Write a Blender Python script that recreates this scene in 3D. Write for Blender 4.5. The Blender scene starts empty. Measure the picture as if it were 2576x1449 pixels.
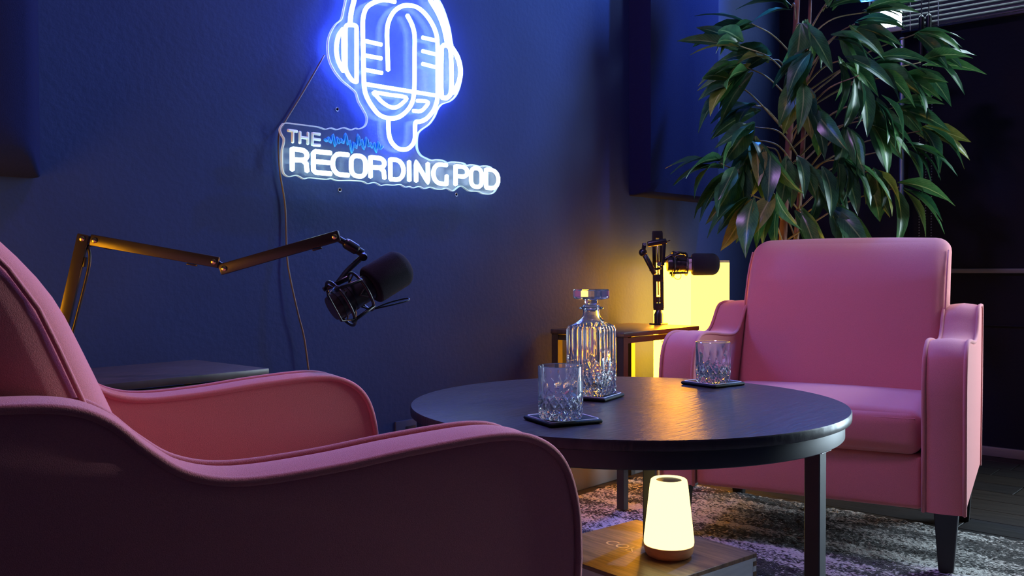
import bpy, bmesh, math, random
from mathutils import Vector, Matrix
from mathutils.geometry import tessellate_polygon

# ------------------------------------------------------------------ scene, camera, world, exposure
scene = bpy.context.scene
col = scene.collection
PI = math.pi
WALL_Y, WALL_X = 1.80, 3.75            # inner faces of the sign wall and of the window wall
X_MIN, Y_MIN, Z_TOP = -1.60, -2.30, 2.50

cam_data = bpy.data.cameras.new('camera')
cam_data.sensor_fit = 'HORIZONTAL'
cam_data.sensor_width = 36.0
cam_data.lens = 36.0 * 2350.0 / 2576.0
cam_data.clip_start = 0.02
cam = bpy.data.objects.new('camera', cam_data)
col.objects.link(cam)
HEAD, PITCH, ROLL = 0.845, 0.0213, -0.0035
_r = Vector((math.cos(HEAD), -math.sin(HEAD), 0.0))
_f0 = Vector((math.sin(HEAD), math.cos(HEAD), 0.0))
_up0 = Vector((0, 0, 1))
_f = (_f0 * math.cos(PITCH) - _up0 * math.sin(PITCH)).normalized()
_u = (_f0 * math.sin(PITCH) + _up0 * math.cos(PITCH)).normalized()
_r2 = _r * math.cos(ROLL) + _u * math.sin(ROLL)
_u2 = -_r * math.sin(ROLL) + _u * math.cos(ROLL)
cam.matrix_world = Matrix(((_r2.x, _u2.x, -_f.x, 0.0), (_r2.y, _u2.y, -_f.y, 0.0), (_r2.z, _u2.z, -_f.z, 0.70), (0, 0, 0, 1)))
scene.camera = cam

world = bpy.data.worlds.new('daylight')
scene.world = world
world.use_nodes = True
wn = world.node_tree.nodes
wn['Background'].inputs['Color'].default_value = (0.66, 0.86, 1.0, 1)
wn['Background'].inputs['Strength'].default_value = 32.0

scene.view_settings.view_transform = 'Standard'
scene.view_settings.look = 'None'
scene.view_settings.exposure = 0.0
scene.view_settings.gamma = 1.0
scene.view_settings.use_curve_mapping = False
scene.cycles.max_bounces = 9
scene.cycles.diffuse_bounces = 3
scene.cycles.glossy_bounces = 3
scene.cycles.transmission_bounces = 9
scene.cycles.transparent_max_bounces = 10
scene.cycles.sample_clamp_indirect = 6.0
scene.cycles.blur_glossy = 0.3
scene.cycles.adaptive_threshold = 0.02


def portal(name, loc, rot, sx, sy):
    l = bpy.data.lights.new(name, 'AREA')
    l.shape = 'RECTANGLE'
    l.size, l.size_y = sx, sy
    l.cycles.is_portal = True
    o = bpy.data.objects.new(name, l)
    o.location, o.rotation_euler = loc, rot
    col.objects.link(o)


# daylight enters through an added, unseen glazed door and the high window of the window wall
ADDED_DOOR = (-0.62, 0.26, 0.02, 2.05)       # y0, y1, z0, z1
WIN = (0.36, 1.42, 1.62, 2.28)
for nm, (a, b, c, d) in (('added_door_daylight', ADDED_DOOR), ('window_daylight', WIN)):
    portal(nm, (WALL_X + 0.01, (a + b) / 2, (c + d) / 2), (0, PI / 2, 0), d - c, b - a)

# ------------------------------------------------------------------ materials (all node based)
MATS = {}


def mat(name, base, rough=0.5, metal=0.0, var=0.0, scale=20.0, stretch=(1, 1, 1), bump=0.0, bscale=None,
        sheen=0.0, coat=0.0, trans=0.0, ior=1.45, emit=None, strength=0.0, spec=0.5, coord='Object'):
    if name in MATS:
        return MATS[name]
    m = bpy.data.materials.new(name)
    m.use_nodes = True
    nt = m.node_tree
    b = nt.nodes['Principled BSDF']
    b.inputs['Roughness'].default_value = rough
    b.inputs['Metallic'].default_value = metal
    b.inputs['Specular IOR Level'].default_value = spec
    b.inputs['IOR'].default_value = ior
    b.inputs['Sheen Weight'].default_value = sheen
    b.inputs['Coat Weight'].default_value = coat
    b.inputs['Transmission Weight'].default_value = trans
    if emit:
        b.inputs['Emission Color'].default_value = (*emit, 1)
        b.inputs['Emission Strength'].default_value = strength
    tc = nt.nodes.new('ShaderNodeTexCoord')
    mp = nt.nodes.new('ShaderNodeMapping')
    mp.inputs['Scale'].default_value = stretch
    nt.links.new(tc.outputs[coord], mp.inputs['Vector'])
    nz = nt.nodes.new('ShaderNodeTexNoise')
    nz.inputs['Scale'].default_value = scale
    nz.inputs['Detail'].default_value = 5
    nt.links.new(mp.outputs['Vector'], nz.inputs['Vector'])
    rp = nt.nodes.new('ShaderNodeValToRGB')
    rp.color_ramp.elements[0].position = 0.3
    rp.color_ramp.elements[1].position = 0.7
    rp.color_ramp.elements[0].color = (*[max(0, c * (1 - var)) for c in base], 1)
    rp.color_ramp.elements[1].color = (*[min(1, c * (1 + var)) for c in base], 1)
    nt.links.new(nz.outputs['Fac'], rp.inputs['Fac'])
    nt.links.new(rp.outputs['Color'], b.inputs['Base Color'])
    if bump > 0:
        bn = nt.nodes.new('ShaderNodeTexNoise')
        bn.inputs['Scale'].default_value = bscale or scale
        bn.inputs['Detail'].default_value = 4
        nt.links.new(mp.outputs['Vector'], bn.inputs['Vector'])
        bu = nt.nodes.new('ShaderNodeBump')
        bu.inputs['Strength'].default_value = bump
        bu.inputs['Distance'].default_value = 0.004
        nt.links.new(bn.outputs['Fac'], bu.inputs['Height'])
        nt.links.new(bu.outputs['Normal'], b.inputs['Normal'])
    MATS[name] = m
    return m


def glow(name, color, strength, var=0.02):
    """a light-giving surface"""
    m = bpy.data.materials.new(name)
    m.use_nodes = True
    nt = m.node_tree
    nt.nodes.clear()
    out = nt.nodes.new('ShaderNodeOutputMaterial')
    em = nt.nodes.new('ShaderNodeEmission')
    em.inputs['Color'].default_value = (*color, 1)
    em.inputs['Strength'].default_value = strength
    nt.links.new(em.outputs[0], out.inputs[0])
    MATS[name] = m
    return m


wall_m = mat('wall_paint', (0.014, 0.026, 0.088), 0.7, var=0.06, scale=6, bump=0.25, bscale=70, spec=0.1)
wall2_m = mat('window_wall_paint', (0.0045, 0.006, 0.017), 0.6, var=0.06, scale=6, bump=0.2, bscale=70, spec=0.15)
ceil_m = mat('ceiling_paint', (0.10, 0.10, 0.12), 0.8, var=0.05, scale=5)
base_m = mat('baseboard_paint', (0.13, 0.13, 0.14), 0.45, var=0.05, scale=9)
panel_m = mat('panel_fabric', (0.008, 0.011, 0.042), 0.95, var=0.1, scale=300, bump=0.2, bscale=500, spec=0.05)
pink_m = mat('coral_fabric', (0.62, 0.175, 0.165), 0.9, var=0.08, scale=700, bump=0.35, bscale=1100, sheen=0.25)
pipe_m = mat('coral_piping', (0.58, 0.16, 0.15), 0.9, var=0.08, scale=700, bump=0.3, bscale=900, sheen=0.25)
blackwood_m = mat('black_leg_wood', (0.012, 0.011, 0.012), 0.35, var=0.2, scale=30, stretch=(1, 1, 0.1))
tabletop_m = mat('dark_leathergrain_top', (0.034, 0.029, 0.033), 0.36, var=0.25, scale=14, stretch=(1, 5, 1), bump=0.3, bscale=26, spec=0.33)
blackmetal_m = mat('black_metal', (0.018, 0.018, 0.020), 0.48, metal=0.0, var=0.1, scale=40, spec=0.6)
sidetop_m = mat('dark_wood_top', (0.052, 0.042, 0.040), 0.36, var=0.35, scale=12, stretch=(1, 9, 1), bump=0.15, bscale=20)
boom_m = mat('boom_paint', (0.030, 0.028, 0.028), 0.30, metal=0.4, var=0.1, scale=40)
brass_m = mat('brass_screw', (0.75, 0.55, 0.25), 0.22, metal=1.0, var=0.1, scale=60)
foam_m = mat('foam', (0.016, 0.016, 0.022), 1.0, var=0.25, scale=900, bump=0.6, bscale=1300, sheen=0.06, spec=0.1)
chrome_m = mat('polished_steel', (0.75, 0.77, 0.80), 0.30, metal=1.0, var=0.03, scale=40)
wire_m = mat('black_wire', (0.010, 0.010, 0.012), 0.3, var=0.1, scale=50)
cable_m = mat('cable_sleeve', (0.05, 0.04, 0.045), 0.4, var=0.2, scale=60)
white_m = mat('white_label', (0.75, 0.74, 0.78), 0.5, var=0.03, scale=50)
coaster_m = mat('coaster_black', (0.006, 0.006, 0.008), 0.6, var=0.2, scale=200, bump=0.1, bscale=300, spec=0.2)
stitch_m = mat('coaster_stitch', (0.60, 0.62, 0.70), 0.6, var=0.1, scale=300)
cork_m = mat('stopper_seal', (0.55, 0.45, 0.35), 0.6, var=0.15, scale=200)
crate_m = mat('crate_walnut', (0.27, 0.14, 0.055), 0.38, var=0.45, scale=9, stretch=(1, 12, 1), bump=0.12, bscale=15)
crate_side_m = mat('crate_pine', (0.80, 0.74, 0.64), 0.5, var=0.12, scale=10, stretch=(2, 1, 9), bump=0.1, bscale=20)
crate_int_m = mat('crate_dark', (0.16, 0.10, 0.07), 0.6, var=0.2, scale=20)
engrave_m = mat('engraving', (0.85, 0.50, 0.16), 0.5, var=0.1, scale=60)
lampwood_m = mat('lamp_base_wood', (0.90, 0.44, 0.17), 0.45, var=0.12, scale=25, stretch=(1, 1, 4))
plank_m = mat('floor_plank', (0.013, 0.011, 0.011), 0.5, spec=0.2, var=0.5, scale=7, stretch=(8, 0.7, 1), bump=0.1, bscale=12)
sub_m = mat('subfloor', (0.015, 0.013, 0.012), 0.8, var=0.2, scale=10)
pot_m = mat('pot_ceramic', (0.03, 0.03, 0.035), 0.4, var=0.2, scale=12)
soil_m = mat('soil', (0.02, 0.014, 0.01), 1.0, var=0.5, scale=60, bump=0.8, bscale=60)
bark_m = mat('bark', (0.20, 0.085, 0.055), 0.8, var=0.5, scale=30, stretch=(1, 1, 0.25), bump=0.5, bscale=60)
twig_m = mat('twig', (0.22, 0.16, 0.08), 0.7, var=0.3, scale=60)
slat_m = mat('blind_slat', (0.012, 0.014, 0.022), 0.32, var=0.05, scale=20)
cordw_m = mat('blind_cord', (0.65, 0.68, 0.72), 0.5, var=0.05, scale=80)
bead_m = mat('bead_steel', (0.30, 0.32, 0.38), 0.3, metal=0.6, var=0.1, scale=80)
frame_m = mat('window_frame_paint', (0.55, 0.57, 0.62), 0.4, var=0.05, scale=15)
trim_m = mat('chair_rail_paint', (0.11, 0.12, 0.14), 0.45, var=0.05, scale=15)
paper_frame_m = mat('lantern_frame', (0.45, 0.25, 0.10), 0.5, var=0.2, scale=20)
unlit_m = mat('unlit_tube', (0.66, 0.80, 0.78), 0.35, var=0.03, scale=30)
blue_m = mat('blue_tube', (0.01, 0.28, 0.85), 0.4, var=0.05, scale=30)
screw_m = mat('wall_plug', (0.14, 0.15, 0.19), 0.3, var=0.1, scale=50)
sticker_m = mat('sticker', (0.30, 0.22, 0.22), 0.6, var=0.05, scale=50)
print_m = mat('print_black', (0.02, 0.02, 0.025), 0.6, var=0.05, scale=50)

neon_blue = glow('neon_ice_blue', (0.13, 0.20, 1.0), 64.0)
neon_white = glow('neon_cool_white', (0.70, 0.98, 0.95), 8.0)
paper_glow = glow('lantern_paper_bulb_side', (1.0, 0.37, 0.010), 46.0)
paper_dim = glow('lantern_paper_front', (1.0, 0.60, 0.055), 6.0)
touch_glow = glow('touch_lamp_shade', (1.0, 0.76, 0.28), 2.6)


def pane_material():
    m = bpy.data.materials.new('window_glass')
    m.use_nodes = True
    nt = m.node_tree
    nt.nodes.clear()
    out = nt.nodes.new('ShaderNodeOutputMaterial')
    mx = nt.nodes.new('ShaderNodeMixShader')
    tr = nt.nodes.new('ShaderNodeBsdfTransparent')
    gl = nt.nodes.new('ShaderNodeBsdfGlossy')
    gl.inputs['Roughness'].default_value = 0.02
    mx.inputs[0].default_value = 0.08
    nt.links.new(tr.outputs[0], mx.inputs[1])
    nt.links.new(gl.outputs[0], mx.inputs[2])
    nt.links.new(mx.outputs[0], out.inputs[0])
    return m


def acrylic_material():
    m = bpy.data.materials.new('clear_acrylic')
    m.use_nodes = True
    nt = m.node_tree
    nt.nodes.clear()
    out = nt.nodes.new('ShaderNodeOutputMaterial')
    mx = nt.nodes.new('ShaderNodeMixShader')
    mx2 = nt.nodes.new('ShaderNodeMixShader')
    tr = nt.nodes.new('ShaderNodeBsdfTransparent')
    tr.inputs['Color'].default_value = (0.93, 0.96, 0.98, 1)
    gl = nt.nodes.new('ShaderNodeBsdfGlossy')
    gl.inputs['Roughness'].default_value = 0.08
    df = nt.nodes.new('ShaderNodeBsdfDiffuse')
    df.inputs['Color'].default_value = (0.75, 0.85, 0.9, 1)
    nz = nt.nodes.new('ShaderNodeTexNoise')
    nz.inputs['Scale'].default_value = 30
    rp = nt.nodes.new('ShaderNodeMapRange')
    rp.inputs['To Min'].default_value = 0.006
    rp.inputs['To Max'].default_value = 0.025
    nt.links.new(nz.outputs['Fac'], rp.inputs['Value'])
    nt.links.new(rp.outputs[0], mx2.inputs[0])
    mx.inputs[0].default_value = 0.010
    nt.links.new(tr.outputs[0], mx.inputs[1])
    nt.links.new(gl.outputs[0], mx.inputs[2])
    nt.links.new(mx.outputs[0], mx2.inputs[1])
    nt.links.new(df.outputs[0], mx2.inputs[2])
    nt.links.new(mx2.outputs[0], out.inputs[0])
    return m


def crystal_material():
    """pressed crystal: clear glass whose cut surface scatters a little light"""
    m = bpy.data.materials.new('crystal_glass')
    m.use_nodes = True
    nt = m.node_tree
    nt.nodes.clear()
    out = nt.nodes.new('ShaderNodeOutputMaterial')
    gl = nt.nodes.new('ShaderNodeBsdfGlass'); gl.inputs['IOR'].default_value = 1.52
    gl.inputs['Color'].default_value = (0.98, 0.99, 1.0, 1)
    df = nt.nodes.new('ShaderNodeBsdfTranslucent'); df.inputs['Color'].default_value = (0.92, 0.95, 1.0, 1)
    nz = nt.nodes.new('ShaderNodeTexNoise'); nz.inputs['Scale'].default_value = 140
    rp = nt.nodes.new('ShaderNodeMapRange'); rp.inputs['To Min'].default_value = 0.008; rp.inputs['To Max'].default_value = 0.045
    nt.links.new(nz.outputs['Fac'], rp.inputs['Value'])
    mx = nt.nodes.new('ShaderNodeMixShader')
    nt.links.new(rp.outputs[0], mx.inputs[0])
    nt.links.new(gl.outputs[0], mx.inputs[1]); nt.links.new(df.outputs[0], mx.inputs[2])
    nt.links.new(mx.outputs[0], out.inputs[0])
    return m


def leaf_material(name, dark, light, rib):
    m = bpy.data.materials.new(name)
    m.use_nodes = True
    nt = m.node_tree
    b = nt.nodes['Principled BSDF']
    b.inputs['Roughness'].default_value = 0.30
    b.inputs['Specular IOR Level'].default_value = 0.5
    uv = nt.nodes.new('ShaderNodeTexCoord')
    sp = nt.nodes.new('ShaderNodeSeparateXYZ')
    nt.links.new(uv.outputs['UV'], sp.inputs[0])
    d = nt.nodes.new('ShaderNodeMath'); d.operation = 'SUBTRACT'; d.inputs[1].default_value = 0.5
    nt.links.new(sp.outputs['X'], d.inputs[0])
    ab = nt.nodes.new('ShaderNodeMath'); ab.operation = 'ABSOLUTE'
    nt.links.new(d.outputs[0], ab.inputs[0])
    # side veins: stripes slanting away from the midrib
    v1 = nt.nodes.new('ShaderNodeMath'); v1.operation = 'MULTIPLY_ADD'
    v1.inputs[1].default_value = -0.45
    nt.links.new(ab.outputs[0], v1.inputs[0]); nt.links.new(sp.outputs['Y'], v1.inputs[2])
    v2 = nt.nodes.new('ShaderNodeMath'); v2.operation = 'MULTIPLY'; v2.inputs[1].default_value = 95.0
    nt.links.new(v1.outputs[0], v2.inputs[0])
    v3 = nt.nodes.new('ShaderNodeMath'); v3.operation = 'SINE'
    nt.links.new(v2.outputs[0], v3.inputs[0])
    vr = nt.nodes.new('ShaderNodeMapRange')
    vr.inputs['From Min'].default_value = 0.75; vr.inputs['From Max'].default_value = 1.0
    vr.inputs['To Max'].default_value = 0.22
    nt.links.new(v3.outputs[0], vr.inputs['Value'])
    nz = nt.nodes.new('ShaderNodeTexNoise'); nz.inputs['Scale'].default_value = 9
    nt.links.new(uv.outputs['Object'], nz.inputs['Vector'])
    rp = nt.nodes.new('ShaderNodeValToRGB')
    rp.color_ramp.elements[0].color = (*dark, 1); rp.color_ramp.elements[1].color = (*light, 1)
    rp.color_ramp.elements[0].position = 0.3; rp.color_ramp.elements[1].position = 0.75
    nt.links.new(nz.outputs['Fac'], rp.inputs['Fac'])
    rr = nt.nodes.new('ShaderNodeMapRange')
    rr.inputs['From Min'].default_value = 0.05; rr.inputs['From Max'].default_value = 0.02
    nt.links.new(ab.outputs[0], rr.inputs['Value'])
    mxf = nt.nodes.new('ShaderNodeMath'); mxf.operation = 'MAXIMUM'
    nt.links.new(rr.outputs[0], mxf.inputs[0]); nt.links.new(vr.outputs[0], mxf.inputs[1])
    mc = nt.nodes.new('ShaderNodeMixRGB')
    mc.inputs[2].default_value = (*rib, 1)
    nt.links.new(mxf.outputs[0], mc.inputs[0]); nt.links.new(rp.outputs['Color'], mc.inputs[1])
    nt.links.new(mc.outputs[0], b.inputs['Base Color'])
    # thin leaves let some light through
    out = nt.nodes['Material Output']
    tl = nt.nodes.new('ShaderNodeBsdfTranslucent')
    nt.links.new(mc.outputs[0], tl.inputs['Color'])
    ms = nt.nodes.new('ShaderNodeMixShader'); ms.inputs[0].default_value = 0.22
    nt.links.new(b.outputs[0], ms.inputs[1]); nt.links.new(tl.outputs[0], ms.inputs[2])
    nt.links.new(ms.outputs[0], out.inputs[0])
    return m


def rug_material():
    m = bpy.data.materials.new('streaked_rug')
    m.use_nodes = True
    nt = m.node_tree
    b = nt.nodes['Principled BSDF']
    b.inputs['Roughness'].default_value = 1.0
    b.inputs['Specular IOR Level'].default_value = 0.1
    b.inputs['Sheen Weight'].default_value = 0.15
    tc = nt.nodes.new('ShaderNodeTexCoord')
    mp = nt.nodes.new('ShaderNodeMapping'); mp.inputs['Scale'].default_value = (9.0, 1.6, 1)
    nt.links.new(tc.outputs['Object'], mp.inputs['Vector'])
    n1 = nt.nodes.new('ShaderNodeTexNoise'); n1.inputs['Scale'].default_value = 1.5; n1.inputs['Detail'].default_value = 6
    n1.inputs['Roughness'].default_value = 0.62
    nt.links.new(mp.outputs[0], n1.inputs['Vector'])
    mp2 = nt.nodes.new('ShaderNodeMapping'); mp2.inputs['Scale'].default_value = (2.0, 1, 1)
    nt.links.new(tc.outputs['Object'], mp2.inputs['Vector'])
    n2 = nt.nodes.new('ShaderNodeTexNoise'); n2.inputs['Scale'].default_value = 95; n2.inputs['Detail'].default_value = 3
    nt.links.new(mp2.outputs[0], n2.inputs['Vector'])
    ad = nt.nodes.new('ShaderNodeMath'); ad.operation = 'MULTIPLY_ADD'; ad.inputs[1].default_value = 0.85
    nt.links.new(n2.outputs['Fac'], ad.inputs[0]); nt.links.new(n1.outputs['Fac'], ad.inputs[2])
    rp = nt.nodes.new('ShaderNodeValToRGB')
    rp.color_ramp.elements[0].position = 0.90; rp.color_ramp.elements[0].color = (0.018, 0.016, 0.016, 1)
    rp.color_ramp.elements[1].position = 1.05; rp.color_ramp.elements[1].color = (0.50, 0.48, 0.46, 1)
    nt.links.new(ad.outputs[0], rp.inputs['Fac'])
    nt.links.new(rp.outputs[0], b.inputs['Base Color'])
    n3 = nt.nodes.new('ShaderNodeTexNoise'); n3.inputs['Scale'].default_value = 260
    nt.links.new(tc.outputs['Object'], n3.inputs['Vector'])
    bu = nt.nodes.new('ShaderNodeBump'); bu.inputs['Strength'].default_value = 0.9; bu.inputs['Distance'].default_value = 0.006
    nt.links.new(n3.outputs['Fac'], bu.inputs['Height'])
    nt.links.new(bu.outputs[0], b.inputs['Normal'])
    return m


def edge_material():
    """polished acrylic edge: mostly clear, scatters some of the tube light"""
    m = bpy.data.materials.new('acrylic_edge')
    m.use_nodes = True
    nt = m.node_tree
    nt.nodes.clear()
    out = nt.nodes.new('ShaderNodeOutputMaterial')
    mx = nt.nodes.new('ShaderNodeMixShader'); mx.inputs[0].default_value = 0.38
    tr = nt.nodes.new('ShaderNodeBsdfTransparent')
    df = nt.nodes.new('ShaderNodeBsdfDiffuse'); df.inputs['Color'].default_value = (0.80, 0.95, 0.93, 1)
    nt.links.new(tr.outputs[0], mx.inputs[1]); nt.links.new(df.outputs[0], mx.inputs[2])
    nt.links.new(mx.outputs[0], out.inputs[0])
    return m


edge_m = edge_material()
glass_m = crystal_material()
pane_m = pane_material()
acrylic_m = acrylic_material()
rug_m = rug_material()
LEAF_M = [leaf_material('leaf_deep_green', (0.012, 0.060, 0.028), (0.030, 0.115, 0.045), (0.16, 0.26, 0.10)),
          leaf_material('leaf_mid_green', (0.025, 0.105, 0.030), (0.060, 0.185, 0.050), (0.26, 0.36, 0.13)),
          leaf_material('leaf_olive', (0.10, 0.13, 0.020), (0.20, 0.21, 0.035), (0.36, 0.36, 0.12))]

# ------------------------------------------------------------------ mesh helpers


def link(name, me, material, parent=None, smooth=False):
    if material is not None:
        me.materials.append(material)
    if smooth:
        for p in me.polygons:
            p.use_smooth = True
    o = bpy.data.objects.new(name, me)
    col.objects.link(o)
    if parent is not None:
        o.parent = parent
    return o


def from_bm(name, bm, material, parent=None, smooth=False):
    bmesh.ops.recalc_face_normals(bm, faces=bm.faces[:])
    me = bpy.data.meshes.new(name)
    bm.to_mesh(me)
    bm.free()
    return link(name, me, material, parent, smooth)


def auto_smooth(o, angle=35):
    me = o.data
    for p in me.polygons:
        p.use_smooth = True
    bm = bmesh.new(); bm.from_mesh(me)
    lim = math.radians(angle)
    for e in bm.edges:
        if len(e.link_faces) == 2 and e.calc_face_angle(0) > lim:
            e.smooth = False
    bm.to_mesh(me); bm.free()
    return o


def empty(name, loc=(0, 0, 0), rz=0.0):
    o = bpy.data.objects.new(name, None)
    o.empty_display_size = 0.05
    o.location, o.rotation_euler = loc, (0, 0, rz)
    col.objects.link(o)
    return o


def tag(o, label, cat, group=None, kind=None):
    if label:
        o['label'] = label
    if cat:
        o['category'] = cat
    if group:
        o['group'] = group
    if kind:
        o['kind'] = kind
    return o


def structure(o, label=None, cat=None):
    o['kind'] = 'structure'
    if label:
        o['label'] = label
    if cat:
        o['category'] = cat
    return o


def box_bm(lo, hi, bevel=0.0, seg=2, bm=None):
    bm2 = bmesh.new()
    bmesh.ops.create_cube(bm2, size=1)
    for v in bm2.verts:
        v.co = Vector([lo[i] + (v.co[i] + 0.5) * (hi[i] - lo[i]) for i in range(3)])
    if bevel > 0:
        bmesh.ops.bevel(bm2, geom=bm2.edges[:], offset=bevel, segments=seg, affect='EDGES', profile=0.5)
    if bm is None:
        return bm2
    me = bpy.data.meshes.new('tmp'); bm2.to_mesh(me); bm2.free(); bm.from_mesh(me); bpy.data.meshes.remove(me)
    return bm


def box(name, lo, hi, material, parent=None, bevel=0.0, seg=2):
    o = from_bm(name, box_bm(lo, hi, bevel, seg), material, parent)
    return auto_smooth(o) if bevel else o


def smooth_path(pts, n=6, closed=False):
    """Catmull-Rom through the points"""
    P = [Vector(p) for p in pts]
    if closed and (P[0] - P[-1]).length < 1e-6:
        P = P[:-1]
    out = []
    N = len(P)
    rng = N if closed else N - 1
    for i in range(rng):
        p1, p2 = P[i], P[(i + 1) % N]
        p0 = P[i - 1] if (closed or i > 0) else p1 - (p2 - p1)
        p3 = P[(i + 2) % N] if (closed or i + 2 < N) else p2 + (p2 - p1)
        for k in range(n):
            t = k / n
            out.append(0.5 * ((2 * p1) + (p2 - p0) * t + (2 * p0 - 5 * p1 + 4 * p2 - p3) * t * t + (3 * p1 - p0 - 3 * p2 + p3) * t ** 3))
    if not closed:
        out.append(P[-1])
    return out


def tube_bm(pts, r, seg=8, closed=False, bm=None, caps=True):
    bm = bm or bmesh.new()
    P = [Vector(p) for p in pts]
    N = len(P)
    R = r if isinstance(r, (list, tuple)) else [r] * N
    t0 = (P[1] - P[0]).normalized()
    ref = Vector((0, 0, 1)) if abs(t0.z) < 0.9 else Vector((1, 0, 0))
    nrm = t0.cross(ref).normalized()
    rings = []
    for i in range(N):
        if closed:
            t = (P[(i + 1) % N] - P[i - 1]).normalized()
        else:
            t = (P[min(i + 1, N - 1)] - P[max(i - 1, 0)]).normalized()
        nrm = (nrm - t * nrm.dot(t))
        nrm = nrm.normalized() if nrm.length > 1e-8 else t.orthogonal().normalized()
        bi = t.cross(nrm)
        rings.append([bm.verts.new(P[i] + (nrm * math.cos(a) + bi * math.sin(a)) * R[i])
                      for a in [2 * PI * k / seg for k in range(seg)]])
    for i in range(N if closed else N - 1):
        a, b = rings[i], rings[(i + 1) % N]
        off = 0
        if closed and i == N - 1:      # best alignment for the seam
            off = min(range(seg), key=lambda s: (a[0].co - b[s].co).length)
        for k in range(seg):
            bm.faces.new((a[k], a[(k + 1) % seg], b[(k + 1 + off) % seg], b[(k + off) % seg]))
    if caps and not closed:
        for i, s in ((0, -1), (N - 1, 1)):
            ring = rings[i]
            tdir = (P[0] - P[1]).normalized() if i == 0 else (P[-1] - P[-2]).normalized()
            c = bm.verts.new(P[i] + tdir * R[i] * 0.6)
            for k in range(seg):
                bm.faces.new((ring[k], ring[(k + 1) % seg], c))
    return bm


def tube(name, pts, r, material, parent=None, seg=8, closed=False, caps=True):
    return from_bm(name, tube_bm(pts, r, seg, closed, caps=caps), material, parent, smooth=True)


def lathe_bm(profile, seg=32, bm=None, axis=None, origin=(0, 0, 0)):
    """profile of (radius, height); radius 0 closes to the axis. axis: direction vector of the height axis"""
    bm = bm or bmesh.new()
    q = Vector(axis or (0, 0, 1)).normalized().to_track_quat('Z', 'Y').to_matrix()
    O = Vector(origin)
    rings = []
    for (r, h) in profile:
        if r < 1e-7:
            rings.append([bm.verts.new(O + q @ Vector((0, 0, h)))])
        else:
            rings.append([bm.verts.new(O + q @ Vector((r * math.cos(2 * PI * k / seg), r * math.sin(2 * PI * k / seg), h))) for k in range(seg)])
    for a, b in zip(rings[:-1], rings[1:]):
        for k in range(seg):
            if len(a) == 1 and len(b) == 1:
                continue
            if len(a) == 1:
                bm.faces.new((a[0], b[k], b[(k + 1) % seg]))
            elif len(b) == 1:
                bm.faces.new((a[k], a[(k + 1) % seg], b[0]))
            else:
                bm.faces.new((a[k], a[(k + 1) % seg], b[(k + 1) % seg], b[k]))
    return bm


def lathe(name, profile, material, parent=None, seg=32, axis=None, origin=(0, 0, 0), angle=35):
    o = from_bm(name, lathe_bm(profile, seg, axis=axis, origin=origin), material, parent)
    return auto_smooth(o, angle)


def prism_bm(poly, z0, z1):
    bm = bmesh.new()
    a = [bm.verts.new((x, y, z0)) for x, y in poly]
    b = [bm.verts.new((x, y, z1)) for x, y in poly]
    bm.faces.new(a[::-1]); bm.faces.new(b)
    for i in range(len(a)):
        j = (i + 1) % len(a)
        bm.faces.new((a[i], a[j], b[j], b[i]))
    return bm


def cushion_bm(half, r, puff=(0, 0, 0), n=9, shear=0.0, center=(0, 0, 0)):
    """soft rounded box; puff swells the faces of each axis; shear leans it back with height"""
    bm = bmesh.new()
    hx, hy, hz = half
    def grid(h):
        a = [-h + r * (1 - math.cos(k * PI / 10)) for k in range(6)]
        mid = [-(h - r) + 2 * (h - r) * k / n for k in range(1, n)]
        return a + mid + [-v for v in a[::-1]]
    G = [grid(hx), grid(hy), grid(hz)]
    cache = {}
    def vert(p):
        key = tuple(round(c, 6) for c in p)
        if key in cache:
            return cache[key]
        inner = Vector([max(-(h - r), min(h - r, c)) for c, h in zip(p, half)])
        d = Vector(p) - inner
        q = inner + (d.normalized() * r if d.length > 1e-9 else d)
        u = [c / h for c, h in zip(p, half)]
        for ax in range(3):
            o = [k for k in range(3) if k != ax]
            q[ax] += puff[ax] * u[ax] * max(0, 1 - u[o[0]] ** 2) * max(0, 1 - u[o[1]] ** 2)
        q.y -= shear * (q.z + hz)
        cache[key] = bm.verts.new(q + Vector(center))
        return cache[key]
    for ax in range(3):
        o = [k for k in range(3) if k != ax]
        for s in (-1, 1):
            for i in range(len(G[o[0]]) - 1):
                for j in range(len(G[o[1]]) - 1):
                    vs = []
                    for (a, b) in ((i, j), (i + 1, j), (i + 1, j + 1), (i, j + 1)):
                        p = [0, 0, 0]
                        p[ax] = s * half[ax]; p[o[0]] = G[o[0]][a]; p[o[1]] = G[o[1]][b]
                        vs.append(vert(p))
                    if len(set(vs)) == 4:
                        bm.faces.new(vs)
    return bm


def copy_tree(o, parent=None):
    c = o.copy()
    col.objects.link(c)
    c.parent = parent
    for ch in list(o.children):
        copy_tree(ch, c)
    return c


def text_mesh(name, body, size, depth, material, parent=None):
    cu = bpy.data.curves.new(name, 'FONT')
    cu.body = body; cu.size = size; cu.extrude = depth; cu.resolution_u = 3
    tmp = bpy.data.objects.new(name + '_src', cu)
    col.objects.link(tmp)
    dg = bpy.context.evaluated_depsgraph_get(); dg.update()
    me = bpy.data.meshes.new_from_object(tmp.evaluated_get(dg))
    bpy.data.objects.remove(tmp)
    me.name = name
    me.materials.clear()
    return link(name, me, material, parent)

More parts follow.
